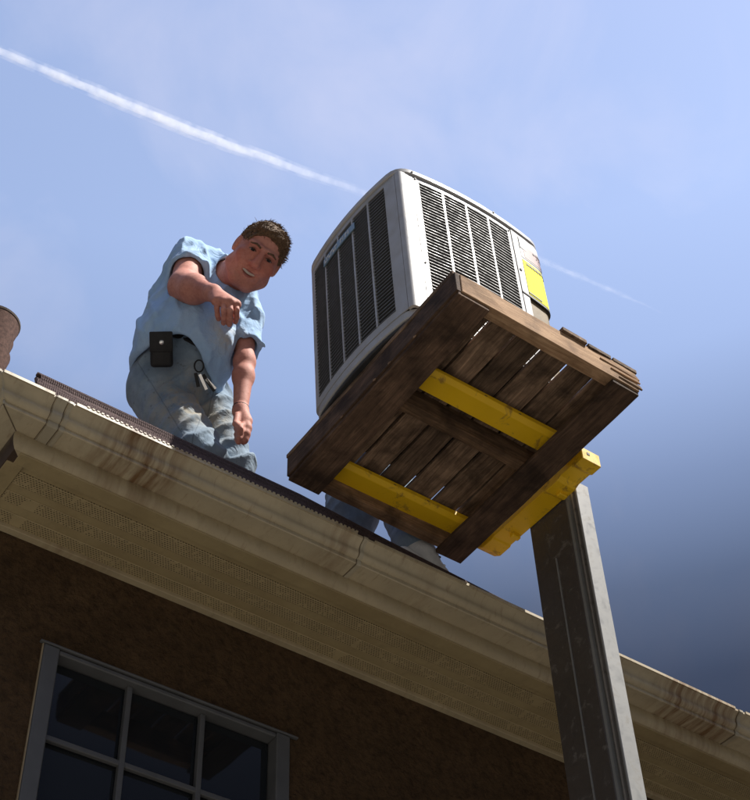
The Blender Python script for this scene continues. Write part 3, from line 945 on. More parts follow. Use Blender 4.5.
# ---- cloth, skin and hair materials
m, n, l, b = mat('skin', 0.66, 0, 0.22)
v = coords(n, l)
f1 = noise(n, l, v, 14, 5, 0.6); f2 = noise(n, l, v, 90, 4, 0.6)
c = ramp_(n, l, f1, [(0.3, (0.44, 0.175, 0.13)), (0.7, (0.62, 0.30, 0.235))])
c = mix(n, l, maprange(n, l, f2, 0.45, 0.7, 0, 0.35), c, (0.28, 0.10, 0.065))
# ruddy nose and cheeks, stubbled jaw (placed once the head is known)
skin_nodes = (n, l, c, b)
l.new(c, b.inputs['Base Color'])
b.inputs['Subsurface Weight'].default_value = 0.08
b.inputs['Subsurface Radius'].default_value = (0.02, 0.008, 0.005)
bump(n, l, b, f2, 0.25, 0.003)
MAT['skin'] = m
def cloth(name, c0, c1, s=9, weave=500, extra=None, rough=0.9, crease=.010):
    m, n, l, b = mat(name, rough, 0, 0.15)
    v = coords(n, l)
    f = noise(n, l, v, s, 6, 0.6)
    c = ramp_(n, l, f, [(0.3, c0), (0.7, c1)])
    if extra: c = extra(n, l, c)
    l.new(c, b.inputs['Base Color'])
    rid = math_(n, l, 'ABSOLUTE', math_(n, l, 'SUBTRACT', noise(n, l, v, 11, 3, 0.5, 1.6), 0.5))
    p0 = bump(n, l, b, rid, 0.9, crease)
    p1 = bump(n, l, b, noise(n, l, v, 30, 4, 0.55, 0.6), 0.35, 0.010, p0)
    bump(n, l, b, noise(n, l, v, weave, 2), 0.25, 0.0015, p1)
    b.inputs['Sheen Weight'].default_value = 0.1
    return m
def dirt_sun_patch(center, rad, colr, spots=True):  # soft tint patch, for dirt and for sunlight put into the colour
    def fn(n, l, c):
        t = n.new('ShaderNodeTexCoord'); s = n.new('ShaderNodeVectorMath'); s.operation = 'DISTANCE'
        l.new(t.outputs['Object'], s.inputs[0]); s.inputs[1].default_value = center
        k = maprange(n, l, s.outputs['Value'], rad, rad * .35)
        z = maprange(n, l, noise(n, l, t.outputs['Object'], 16, 6, .65), .36, .6)
        c = mix(n, l, math_(n, l, 'MULTIPLY', math_(n, l, 'MULTIPLY', k, z), .85), c, colr)
        if not spots: return c
        z2 = maprange(n, l, noise(n, l, t.outputs['Object'], 55, 5, .6), .6, .72, 0, .5)
        return mix(n, l, z2, c, (0.05, 0.05, 0.055))
    return fn
m, n, l, b = mat('hair_brown', 0.7, 0, 0.15)
v = coords(n, l, (60, 14, 14), (0.5, 0.6, 0))
f = noise(n, l, v, 7, 6, 0.65)
l.new(ramp_(n, l, f, [(0.3, (0.055, 0.032, 0.019)), (0.7, (0.23, 0.145, 0.085))]), b.inputs['Base Color'])
bump(n, l, b, f, 0.8, 0.006)
MAT['hair'] = m
MAT['eye'] = simple('eye_white', (0.30, 0.25, 0.23), (0.36, 0.30, 0.28), 40, 0.25, 0, 0)
MAT['lips'] = simple('lip_skin', (0.26, 0.075, 0.06), (0.34, 0.11, 0.09), 60, 0.45, 0, 0.2)
MAT['lash'] = simple('lash_brown', (0.05, 0.025, 0.018), (0.09, 0.045, 0.03), 60, 0.7, 0, 0)  # dark brown lash line along the upper lid
MAT['teeth'] = simple('teeth_white', (0.42, 0.38, 0.33), (0.50, 0.45, 0.40), 40, 0.3, 0, 0)
MAT['leather'] = simple('black_nylon', (0.006, 0.006, 0.007), (0.014, 0.014, 0.015), 60, 0.6, 0, 0.3)
MAT['steel'] = simple('bright_steel', (0.55, 0.55, 0.55), (0.7, 0.7, 0.7), 20, 0.25, 0.9, 0)
MAT['shoe'] = simple('trainer_grey', (0.40, 0.41, 0.42), (0.58, 0.58, 0.57), 25, 0.6)
MAT['boot'] = simple('work_boot', (0.10, 0.065, 0.04), (0.16, 0.11, 0.07), 25, 0.7)

def roofz(x, y): return RZ + RS * min(y - RY, x - RX) + .012

def hand_sdf(P, wrist, knuckles, tips_chain, rad, palm_r):
    """palm from wrist to the knuckle row, four fingers each a bent chain"""
    d = None
    for kx in knuckles:
        q = cone(P, wrist, kx, palm_r * .82, palm_r * .62)
        d = q if d is None else smin(d, q, .010)
    for ch, r in zip(tips_chain, rad):
        fd = None
        for a, b_ in zip(ch[:-1], ch[1:]):
            q = cone(P, a, b_, r, r * .92)
            fd = q if fd is None else smin(fd, q, .003)
        d = smin(d, fd, .0012)
    return d

# ---------------------------------------------------------------- man leaning over the edge
S = {}
S['pelvis'] = pd(174, 380, 5.40)
S['hipR'] = pd(160, 394, 5.36); S['hipL'] = pd(207, 400, 5.44)
S['kneeR'] = pd(197, 456, 5.03); S['kneeL'] = pd(230, 468, 5.14)
S['belly'] = pd(188, 346, 5.39); S['chest'] = pd(203, 304, 5.60)
S['neck'] = pd(227, 273, 5.62)
S['shR'] = pd(191, 259, 5.64); S['shL'] = pd(244, 312, 5.50)
S['elR'] = pd(184, 287, 5.37); S['wrR'] = pd(213, 293, 5.16)
S['elL'] = pd(244.5, 362, 5.30); S['wrL'] = pd(240.5, 411, 5.11)
S['head'] = pd(256.5, 257, 5.44)
man_loc = np.array([(S['kneeR'][0] + S['kneeL'][0]) / 2, 3.24, 0])
man_loc[2] = roofz(man_loc[0], man_loc[1])
man = empty('person', tuple(man_loc))
tag(man, 'man in light blue t-shirt and jeans leaning over the gutter', 'person')
MO = man_loc
spine = nrm(S['neck'] - S['pelvis'])
left = nrm((S['shL'] - S['shR']) - spine * np.dot(S['shL'] - S['shR'], spine))
front = np.cross(left, spine)
front = front if np.dot(front, CB) > 0 else -front
MT = np.stack([left, spine, front])
# head frame
tl = R_(35)
hu = nrm(math.cos(tl) * CU + math.sin(tl) * CR)
hr = nrm(math.cos(tl) * CR - math.sin(tl) * CU)
hf = nrm(CB + .22 * hr - .02 * hu); hr = nrm(np.cross(hu, hf)); hu = np.cross(hf, hr)
MH = np.stack([hr, hu, hf])
HC = S['head']; HS = 1.09
def hl(P): return ((P - HC.astype(f32)) @ MH.astype(f32).T) / HS
def hw(x, y, z): return HC + HS * (x * hr + y * hu + z * hf)
I3 = np.eye(3)
n, l, c, b = skin_nodes
t = n.new('ShaderNodeTexCoord')
for (hx, hy, hz), rad_, col_, amt in (((0, -.02, .10), .055, (0.45, 0.12, 0.085), .55), ((-.05, -.02, .06), .04, (0.46, 0.13, 0.09), .5), ((.05, -.02, .06), .04, (0.46, 0.13, 0.09), .5), ((0, -.09, .04), .075, (0.30, 0.14, 0.105), .45)):
    s_ = n.new('ShaderNodeVectorMath'); s_.operation = 'DISTANCE'
    l.new(t.outputs['Object'], s_.inputs[0]); s_.inputs[1].default_value = tuple(hw(hx, hy, hz) - MO)
    k_ = maprange(n, l, s_.outputs['Value'], rad_ * HS, rad_ * HS * .4, 0, amt)
    k_ = math_(n, l, 'MULTIPLY', k_, maprange(n, l, noise(n, l, t.outputs['Object'], 160, 3), .35, .6, .5, 1.0))
    c = mix(n, l, k_, c, col_)
l.new(c, b.inputs['Base Color'])
def head_sdf(P):
    q = hl(P)
    qm = q.copy(); qm[:, 1] -= 8.5 * q[:, 0] ** 2
    d = ell(q, (0, .034, -.018), I3, (.077, .088, .097))
    d = smin(d, ell(q, (0, -.032, .014), I3, (.074, .084, .074)), .02)
    d = smin(d, cone(q, (-.018, -.094, .052), (.018, -.094, .052), .024, .024), .022)
    for s in (-1, 1):
        d = smin(d, cone(q, (s * .056, -.060, .002), (s * .024, -.096, .045), .025, .021), .02)
        d = smin(d, cone(q, (s * .048, -.016, .052), (s * .036, -.033, .068), .024, .020), .012)
        d = smin(d, cone(q, (s * .012, .033, .086), (s * .046, .032, .066), .010, .010), .012)
        d = smax(d, -ell(q, (s * .033, .012, .099), I3, (.022, .0085, .024)), .008)
        e = ell(q, (s * .079, .004, -.012), I3, (.010, .031, .019))
        e = smax(e, -ell(q, (s * .090, .006, -.004), I3, (.008, .018, .010)), .004)
        d = smin(d, e, .006)
        d = smin(d, cone(q, (s * .012, -.026, .094), (s * .015, -.026, .092), .0085, .0085), .005)
        d = smin(d, cone(q, (s * .022, -.040, .083), (s * .036, -.064, .068), .006, .006), .012)
    d = smin(d, cone(q, (0, .028, .088), (0, -.024, .112), .0085, .0150), .008)
    d = smin(d, cone(qm, (-.026, -.0510, .083), (.026, -.0510, .083), .0055, .0055), .006)
    d = smin(d, cone(qm, (-.022, -.0740, .079), (.022, -.0740, .079), .0065, .0065), .006)
    d = smax(d, -ell(qm, (0, -.0615, .094), I3, (.035, .0085, .022)), .003)
    return d * HS
# right hand (hangs, back of the hand to the viewer)
kn = [pd(x, y, d) for x, y, d in ((216.5, 301, 5.075), (223.5, 302, 5.06), (230.0, 302.5, 5.06), (236.0, 304.5, 5.075))]
pip = [pd(x, y, d) for x, y, d in ((216.8, 308, 5.055), (223.6, 309.5, 5.035), (230.4, 310, 5.035), (236.8, 310, 5.05))]
dip = [pd(x, y, d) for x, y, d in ((217.6, 315, 5.075), (224.0, 318, 5.06), (230.2, 319, 5.06), (236.6, 317.5, 5.075))]
tip = [pd(x, y, d) for x, y, d in ((218.6, 319, 5.10), (223.6, 323, 5.09), (229.4, 324.5, 5.09), (235.4, 322, 5.10))]
chR = [[a, b_, c_, d_] for a, b_, c_, d_ in zip(kn, pip, dip, tip)]
thumb = [pd(222, 297, 5.14), pd(233, 305, 5.13), pd(234.5, 315, 5.14)]
# left fist
wl = S['wrL']
fk_ = [pd(x, y, d) for x, y, d in ((247.5, 421, 5.06), (247.0, 428, 5.03), (245.5, 434, 5.01), (243.5, 439.5, 5.0))]
fp_ = [pd(x, y, d) for x, y, d in ((240.5, 427, 5.00), (240.0, 433, 4.985), (239.0, 438, 4.98), (238.5, 442, 4.98))]
ft_ = [pd(x, y, d) for x, y, d in ((237.0, 423, 5.05), (236.5, 429, 5.03), (236.5, 434.5, 5.02), (236.5, 439, 5.02))]
chL = [[a, b_, c_] for a, b_, c_ in zip(fk_, fp_, ft_)]
def body_fn(P):
    d = head_sdf(P)
    d = smin(d, cone(P, hw(0, -.055, -.025), S['neck'] - spine * .03, .060, .066), .025)
    core = ell(P, S['chest'], MT, (.15, .19, .10))
    core = smin(core, ell(P, S['belly'] + spine * .03, MT, (.14, .15, .09)), .05)
    core = smin(core, ell(P, S['pelvis'], MT, (.13, .10, .09)), .05)
    core = smin(core, cone(P, S['shR'], S['shL'], .055, .055), .04)
    d = smin(d, core, .03)
    # arms
    a = cone(P, S['shR'], S['elR'], .058, .050)
    mid = S['elR'] + (S['wrR'] - S['elR']) * .35
    a = smin(a, cone(P, S['elR'], mid, .047, .048), .045)
    a = smin(a, cone(P, mid, S['wrR'], .048, .029), .04)
    a = smin(a, hand_sdf(P, S['wrR'], kn, chR, (.0098, .0103, .0105, .0100), .030), .014)
    a = smin(a, smin(cone(P, thumb[0], thumb[1], .012, .0105), cone(P, thumb[1], thumb[2], .0105, .009), .003), .008)
    b_ = cone(P, S['shL'], S['elL'], .047, .034)
    mid = S['elL'] + (S['wrL'] - S['elL']) * .3
    b_ = smin(b_, cone(P, S['elL'], mid, .035, .034), .03)
    b_ = smin(b_, cone(P, mid, S['wrL'], .035, .025), .03)
    b_ = smin(b_, hand_sdf(P, S['wrL'], fk_, chL, (.0105, .011, .0108, .0095), .029), .012)
    b_ = smin(b_, smin(cone(P, pd(237, 415, 5.06), pd(235.5, 424, 5.01), .0115, .011), cone(P, pd(235.5, 424, 5.01), pd(241, 429, 4.985), .011, .0095), .003), .008)
    d = smin(d, smin(a, b_, .02), .02)
    for s in 'RL':
        leg = cone(P, S['hip' + s], S['knee' + s], .08, .055)
        an = FEET[s] + np.array((0, .02, .09))
        leg = smin(leg, cone(P, S['knee' + s], an, .055, .04), .02)
        d = smin(d, leg, .03)
    return d
FEET = {'R': np.array((S['kneeR'][0] - .02, S['kneeR'][1] + .10, 0)), 'L': np.array((S['kneeL'][0] + .02, S['kneeL'][1] + .12, 0))}
for s in 'RL': FEET[s][2] = roofz(FEET[s][0], FEET[s][1])
allp = np.array(list(S.values()) + tip + ft_ + list(FEET.values()) + [hw(0, .14, 0)])
lo, hi = allp.min(0) - .2, allp.max(0) + .2
body = sdf_part('body', body_fn, lo, hi, .0036, MAT['skin'], man, MO, 1)

# shirt
hem = S['pelvis'] - spine * .012
hem_up = pd(176, 352, 5.22)
hemn = nrm(spine - .05 * left)
armR = nrm(S['elR'] - S['shR']); armL = nrm(S['elL'] - S['shL'])
slR = S['shR'] + (S['elR'] - S['shR']) * .56
slL = S['shL'] + (S['elL'] - S['shL']) * .70
def torso_core(P, g):
    d = ell(P, S['chest'] + spine * .01, MT, (.185 + g, .20 + g, .125 + g))
    d = smin(d, ell(P, S['belly'] + front * .015, MT, (.188 + g, .17 + g, .150 + g)), .06)
    d = smin(d, ell(P, (S['belly'] + S['chest']) / 2 + front * .01, MT, (.186 + g, .15 + g, .138 + g)), .05)
    d = smin(d, ell(P, S['pelvis'] + spine * .02, MT, (.172 + g, .13 + g, .138 + g)), .06)
    return d
def shirt_fn(P):
    d = torso_core(P, .008)
    d = smin(d, cone(P, S['shR'] - spine * .01, S['shL'] - spine * .01, .066, .064), .05)
    d = smin(d, cone(P, S['neck'] - spine * .035, S['shR'], .070, .062), .05)
    d = smin(d, cone(P, S['neck'] - spine * .035, S['shL'], .070, .062), .05)
    sR = cone(P, S['shR'], slR + armR * .06, .072, .084)
    sR = smax(sR, plane(P, slR, nrm(armR + .25 * CU)), .006)
    sL = cone(P, S['shL'], slL + armL * .06, .064, .066)
    sL = smax(sL, plane(P, slL, armL), .006)
    d = smin(smin(d, sR, .035), sL, .03)
    # folds
    d = d - .011 * fold(P, .55 * spine + .8 * left, 85, 3) - .015 * fold(P, .95 * left - .25 * spine, 75, 9) - .006 * fold(P, left + .1 * spine, 150, 21) - .003 * wob(P, 22, 4) + .007
    # openings
    hol = cone(P, S['shR'] + armR * .08, slR + armR * .09, .054, .070)
    hol = smin(hol, cone(P, S['shL'] + armL * .12, slL + armL * .08, .042, .050), .01)
    hol = np.minimum(hol, cone(P, S['neck'] - spine * .03 + front * .015, HC - hu * .04, .056, .090))
    d = smax(d, -hol, .006)
    lift_ = .085 * np.exp(-(np.linalg.norm((P - hem_up.astype(f32)) @ np.stack([left, front]).astype(f32).T, axis=1) / .105) ** 2)
    hm = -plane(P, hem, hemn) + lift_ + .008 * wob(P, 16, 8)
    d = smax(d, hm, .008)
    inn = smax(torso_core(P, -.010), plane(P, hem, hemn) - lift_ - .05, .01)
    return smax(d, -inn, .006)
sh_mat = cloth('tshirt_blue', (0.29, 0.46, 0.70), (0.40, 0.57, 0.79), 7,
               extra=dirt_sun_patch(tuple(pd(233, 333, 5.25) - MO), .11, (0.46, 0.45, 0.42), False))  # grey-white tint standing in for sun on the belly
pts = np.array([S[k] for k in ('pelvis', 'belly', 'chest', 'neck', 'shR', 'shL', 'elR', 'elL')])
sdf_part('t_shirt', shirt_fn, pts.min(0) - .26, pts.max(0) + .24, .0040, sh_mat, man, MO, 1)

# jeans
def jeans_core(P, g):
    d = ell(P, S['pelvis'] - spine * .03, MT, (.160 + g, .15 + g, .130 + g))
    d = smin(d, ell(P, S['pelvis'] + spine * .08 + front * .018, MT, (.164 + g, .13 + g, .146 + g)), .04)
    d = smin(d, cone(P, S['hipR'], S['kneeR'], .104 + g, .080 + g), .030)
    d = smin(d, cone(P, S['hipL'], S['kneeL'], .090 + g, .074 + g), .018)
    for s in 'RL':
        d = smin(d, cone(P, S['knee' + s], FEET[s] + np.array((0, .02, .10)), .080 + g, .070 + g), .03)
    return d
def jeans_fn(P):
    d = jeans_core(P, 0)
    thR = nrm(S['kneeR'] - S['hipR'])
    kneefold = np.exp(-((np.linalg.norm(P - S['kneeR'].astype(f32), axis=1) / .13) ** 2)) + np.exp(-((np.linalg.norm(P - S['kneeL'].astype(f32), axis=1) / .13) ** 2))
    crot = np.exp(-((np.linalg.norm(P - ((S['hipR'] + S['hipL']) / 2).astype(f32), axis=1) / .14) ** 2))
    d = d - (.010 + .012 * kneefold + .018 * crot) * fold(P, thR + .5 * left, 85, 13) - .003 * wob(P, 28, 6)
    d = smax(d, plane(P, S['pelvis'] + spine * .122, spine), .006)
    for s in 'RL':
        d = np.maximum(d, -(P[:, 2] - (FEET[s][2] + .035)))
    # fly and side seams
    return d
def jeans_marks(n, l, c):
    c = dirt_sun_patch(tuple(pd(196, 402, 5.16) - MO), .20, (0.42, 0.35, 0.23))(n, l, c)  # tan dirt and the sunlit thigh, both put into the colour
    t = n.new('ShaderNodeTexCoord')
    for nv_, pt_ in ((nrm(np.cross(S['kneeR'] - S['hipR'], CB)), pd(163, 400, 5.2) - MO), (nrm(left + .25 * spine), pd(208, 395, 5.2) - MO)):
        d_ = n.new('ShaderNodeVectorMath'); d_.operation = 'DOT_PRODUCT'
        l.new(t.outputs['Object'], d_.inputs[0]); d_.inputs[1].default_value = tuple(nv_)
        k = math_(n, l, 'ABSOLUTE', math_(n, l, 'SUBTRACT', d_.outputs['Value'], float(np.dot(nv_, pt_))))
        c = mix(n, l, math_(n, l, 'MULTIPLY', math_(n, l, 'LESS_THAN', k, .0022), .35), c, (0.05, 0.07, 0.10))
    return c
jm = cloth('denim_worn', (0.15, 0.21, 0.28), (0.27, 0.35, 0.43), 12, 500,
           extra=jeans_marks)
pts = np.array([S[k] for k in ('pelvis', 'hipR', 'hipL', 'kneeR', 'kneeL')] + list(FEET.values()))
sdf_part('jeans', jeans_fn, pts.min(0) - .22, pts.max(0) + .24, .0050, jm, man, MO, 1)
# belt
def belt_fn(P):
    d = jeans_core(P, .008)
    pl = plane(P, S['pelvis'] + spine * .098, spine)
    return smax(smax(d, np.abs(pl) - .019, .004), -jeans_core(P, -.004), .003)
sdf_part('belt', belt_fn, S['pelvis'] - .3, S['pelvis'] + .3, .0045, MAT['leather'], man, MO, 1)
# hair
def hair_fn(P):
    q = hl(P)
    d = ell(q, (0, .035, -.020), I3, (.0815, .0925, .101))
    d = smin(d, ell(q, (0, .088, .030), I3, (.060, .026, .042)), .02)
    cut = plane(q, (0, .080, .075), (0, .60, -.80)) + .009 * wob(q, 60, 2) + .004 * wob(q, 160, 22)
    d = smax(d, -cut, .008)
    d = smax(d, -(q[:, 1] + .075), .01)
    d = smax(d, -cone(q, (-.11, -.012, -.004), (.11, -.012, -.004), .040, .040), .008)
    cl = P @ (np.array(hu + .6 * hr)).astype(f32)
    st = np.stack([q[:, 0] * 150 + 25 * wob(q, 18, 31), q[:, 1] * 40, q[:, 2] * 40], 1).astype(f32)
    return (d - .005 * wob(st, 1.0, 3) - .003 * wob(st, 2.1, 12)) * HS
sdf_part('hair', hair_fn, HC - .19, HC + .19, .0034, MAT['hair'], body, MO, 0)
hobj = body.children[-1] if False else [o for o in COL.objects if o.name.startswith('hair')][-1]
hv = np.empty(len(hobj.data.vertices) * 3, f32); hobj.data.vertices.foreach_get('co', hv); hv = hv.reshape(-1, 3)
hn = np.empty(len(hobj.data.vertices) * 3, f32); hobj.data.vertices.foreach_get('normal', hn); hn = hn.reshape(-1, 3)
rs_ = np.random.RandomState(3)
st_ = MB()
comb = nrm(.55 * hr - .35 * hf + .1 * hu)
for i in rs_.choice(len(hv), 2600):
    if np.dot(hn[i], nrm(hv[i] + MO - HC)) < .3: continue
    p0 = hv[i] - hn[i] * .003
    tdir = nrm(comb + rs_.normal(size=3) * .35 + hn[i] * .35); tdir = nrm(tdir - hn[i] * min(0.0, np.dot(tdir, hn[i])) + hn[i] * .12)
    ln = rs_.uniform(.012, .022); p1 = p0 + tdir * ln * .55 + hn[i] * .003; p2 = p1 + nrm(tdir - hn[i] * .5) * ln * .45
    st_.tube([p0, p1, p2], [.0011, .0009, .0002], 3)
tag(st_.build('hair_strands', MAT['hair'], body), kind='stuff')
# eyes, brows and teeth
def ball(name, c, rx, ry, rz, m, parent):
    mb = MB(MO); rs = []
    for a in np.linspace(.06, math.pi - .06, 9):
        rs.append([np.asarray(c) + HS * (rx * math.sin(a) * math.cos(t) * hr + ry * math.cos(a) * hu + rz * math.sin(a) * math.sin(t) * hf) for t in np.linspace(0, 2 * math.pi, 14, endpoint=False)])
    return mb.rings(rs).build(name, m, parent, smooth=True)
for s in (-1, 1):
    e = ball('eye', hw(s * .032, .0115, .0705), .0125, .0046, .0125, MAT['eye'], body)
    ball('iris', hw(s * .032, .0115, .0797), .0070, .0042, .005, MAT['leather'], e)
    MB(MO).tube([hw(s * .014, .030, .0975), hw(s * .032, .035, .091), hw(s * .050, .028, .074)], [.0035, .0042, .0025], 7).build('eyebrow', MAT['hair'], body, smooth=True)
MB(MO).rings([[hw(x, -.0552 + 8.5 * x * x, .083 - x * x * 8), hw(x, -.0635 + 8.5 * x * x + abs(x) * .05, .083 - x * x * 8), hw(x, -.0635 + 8.5 * x * x + abs(x) * .05, .070), hw(x, -.0545 + 8.5 * x * x, .070)] for x in np.linspace(-.030, .030, 13)]).build('teeth', MAT['teeth'], body)
for dy, rr_, zz_ in ((-.0525, .0036, .0865), (-.0700, .0046, .0835)):
    MB(MO).tube([hw(x, dy + 8.5 * x * x * (1.0 if dy > -.06 else 1.35), zz_ - x * x * 14) for x in np.linspace(-.033, .033, 11)], [rr_ * (.35 + .65 * math.cos(i * math.pi / 10 - math.pi / 2)) for i in range(11)], 8).build('lip', MAT['lips'], body, smooth=True)
for s in (-1, 1):
    MB(MO).tube([hw(s * .019, .0125, .0800), hw(s * .027, .0165, .0835), hw(s * .036, .0165, .0815), hw(s * .045, .0115, .0735)], [.0012, .0022, .0022, .0012], 6).build('eyelid', MAT['lash'], body, smooth=True)
# watch band
aL = nrm(S['wrL'] - S['elL'])
wp = S['wrL'] - aL * .012
ua = nrm(np.cross(aL, CB)); ub = np.cross(aL, ua)
MB(MO).rings([[wp + aL * h + (rr) * (math.cos(t) * ua + math.sin(t) * ub) for t in np.linspace(0, 2 * math.pi, 20, endpoint=False)] for h, rr in ((-.004, .0275), (-.003, .0295), (.003, .0288), (.004, .0265))]).build('wrist_band', MAT['leather'], man, smooth=True)
# phone pouch on the belt
pc = pd(161.5, 349.5, 5.215)
pu = nrm(CU * .99 - CR * .02 ); pf = nrm(CB + .1 * CR); pr_ = nrm(np.cross(pu, pf)); pu = np.cross(pf, pr_)
po = MB(MO).obox(pc, pr_ * .039, pu * .062, pf * .020).build('phone_pouch', MAT['leather'], man, bevel=.012, seg=3, smooth=True)
MB(MO).obox(pc + pu * .026 + pf * .018, pr_ * .040, pu * .036, pf * .005).build('flap', MAT['leather'], po, bevel=.004, seg=2, smooth=True)
rs = [[pc + pu * .024 + pr_ * .002 + pf * (.022 + h) + r * (math.cos(t) * pr_ + math.sin(t) * pu) for t in np.linspace(0, 2 * math.pi, 12, endpoint=False)] for h, r in ((0, .0085), (.003, .0085), (.005, .005))]
MB(MO).rings(rs).build('snap_button', MAT['steel'], po, smooth=True)
# key ring and carabiner on the belt
kc = pd(199, 366, 5.20)
kk = MB(MO).tube([kc + .016 * (math.cos(t) * CR + 1.3 * math.sin(t) * CU) for t in np.linspace(0, 2 * math.pi, 17)], .003, 6).build('key_ring', MAT['leather'], man, smooth=True)
for i, (dx, dy, ln) in enumerate(((-.012, -.024, .05), (.002, -.028, .06), (.014, -.030, .07), (.024, -.044, .05))):
    q = kc + dx * CR + dy * CU
    dr = nrm(-CU + (.2 + .25 * i) * CR)
    sdv = np.cross(dr, CB)
    MB(MO).obox(q + dr * ln * .5, dr * ln * .5, sdv * .006, CB * .0022).build('key', MAT['steel' if i in (1, 3) else 'leather'], kk, bevel=.001)
# boots
for s in 'RL':
    F0 = FEET[s]
    def boot_fn(P, F0=F0):
        d = cone(P, F0 + (0, .06, .045), F0 + (0, -.10, .036), .045, .040)
        d = smin(d, cone(P, F0 + (0, .04, .06), F0 + (0, .03, .14), .045, .046), .03)
        return smax(d, -(P[:, 2] - F0[2]), .006)
    sdf_part('boot', boot_fn, F0 - (.12, .22, .03), F0 + (.12, .2, .24), .006, MAT['boot'], man, MO, 1)

# ---------------------------------------------------------------- second worker, crouched behind the pallet
Q = {}
Q['kneeA'] = pd(352, 514, 5.11)      # kneeling leg
Q['kneeB'] = pd(392, 493, 5.11)      # standing leg
Q['pelvis'] = pd(368, 455, 5.52)
Q['hipA'] = pd(352, 462, 5.50); Q['hipB'] = pd(384, 460, 5.49)
Q['chest'] = pd(372, 395, 5.59); Q['neck'] = pd(380, 365, 5.63); Q['head'] = pd(388, 340, 5.61)
Q['shA'] = pd(345, 375, 5.63); Q['shB'] = pd(408, 375, 5.59)
Q['elA'] = pd(345, 420, 5.45); Q['elB'] = pd(415, 420, 5.41)
Q['haA'] = pd(352, 440, 5.33); Q['haB'] = pd(410, 440, 5.29)
Q['anB'] = pd(412, 541, 4.83)
fa = Q['kneeA'] + np.array((-.01, .03, 0)); fa[2] = roofz(fa[0], fa[1]) + .08
Q['anA'] = fa
w2 = np.array([Q['kneeA'][0], Q['kneeA'][1] + .05, 0]); w2[2] = roofz(w2[0], w2[1])
per2 = empty('person', tuple(w2))
tag(per2, 'crouching worker behind the pallet, only jeans and grey trainer showing', 'person')
sp2 = nrm(Q['neck'] - Q['pelvis']); lf2 = nrm((Q['shB'] - Q['shA']) - sp2 * np.dot(Q['shB'] - Q['shA'], sp2)); fr2 = np.cross(lf2, sp2)
M2 = np.stack([lf2, sp2, fr2])
def body2(P):
    d = ell(P, Q['head'], M2, (.08, .115, .098))
    d = smin(d, cone(P, Q['head'], Q['neck'], .058, .060), .02)
    d = smin(d, ell(P, Q['chest'], M2, (.15, .19, .105)), .04)
    d = smin(d, ell(P, Q['pelvis'], M2, (.15, .12, .11)), .05)
    for s in 'AB':
        d = smin(d, cone(P, Q['sh' + s], Q['el' + s], .055, .045), .03)
        d = smin(d, cone(P, Q['el' + s], Q['ha' + s], .043, .030), .02)
        d = smin(d, cone(P, Q['ha' + s], Q['ha' + s] + .05 * nrm(Q['ha' + s] - Q['el' + s]), .032, .030), .02)
        d = smin(d, cone(P, Q['hip' + s], Q['knee' + s], .075, .055), .03)
        d = smin(d, cone(P, Q['knee' + s], Q['an' + s], .050, .035), .02)
    return d
aq = np.array(list(Q.values()))
b2 = sdf_part('body', body2, aq.min(0) - .16, aq.max(0) + .16, .008, MAT['skin'], per2, w2, 1)
def shirt2(P):
    d = ell(P, Q['chest'], M2, (.18, .22, .13))
    d = smin(d, ell(P, Q['pelvis'] + sp2 * .06, M2, (.17, .14, .13)), .06)
    for s in 'AB':
        d = smin(d, cone(P, Q['sh' + s], Q['sh' + s] * .45 + Q['el' + s] * .55, .072, .070), .04)
    d = smax(d, -plane(P, Q['pelvis'] + sp2 * .02, sp2), .01)
    return d - .008 * fold(P, sp2 + lf2, 50, 4)
sdf_part('t_shirt', shirt2, Q['chest'] - .42, Q['chest'] + .42, .010, cloth('tshirt_grey', (.16, .17, .18), (.22, .23, .24)), per2, w2, 1)
def jeans2(P):
    d = ell(P, Q['pelvis'] - sp2 * .03, M2, (.17, .13, .125))
    d = smin(d, cone(P, Q['hipA'], Q['kneeA'], .095, .088), .03)
    d = smin(d, cone(P, Q['kneeA'], Q['anA'], .084, .055), .03)
    g = cone(P, Q['hipB'], Q['kneeB'], .095, .075)
    g = smin(g, cone(P, Q['kneeB'], Q['anB'], .066, .062), .02)
    d = smin(d, g, .015)
    d = d - .007 * fold(P, Q['anB'] - Q['kneeB'] + .05 * lf2, 95, 33) - .002 * wob(P, 40, 6)
    return smax(d, plane(P, Q['anB'] + .012 * nrm(Q['anB'] - Q['kneeB']), nrm(Q['anB'] - Q['kneeB'])) * 1.0, .006) if False else d
jq = np.array([Q[k] for k in ('pelvis', 'hipA', 'hipB', 'kneeA', 'kneeB', 'anA', 'anB')])
sdf_part('jeans', jeans2, jq.min(0) - .15, jq.max(0) + .17, .0055, cloth('denim_blue_grey', (0.15, 0.21, 0.29), (0.26, 0.34, 0.43), 14, 500), per2, w2, 1)
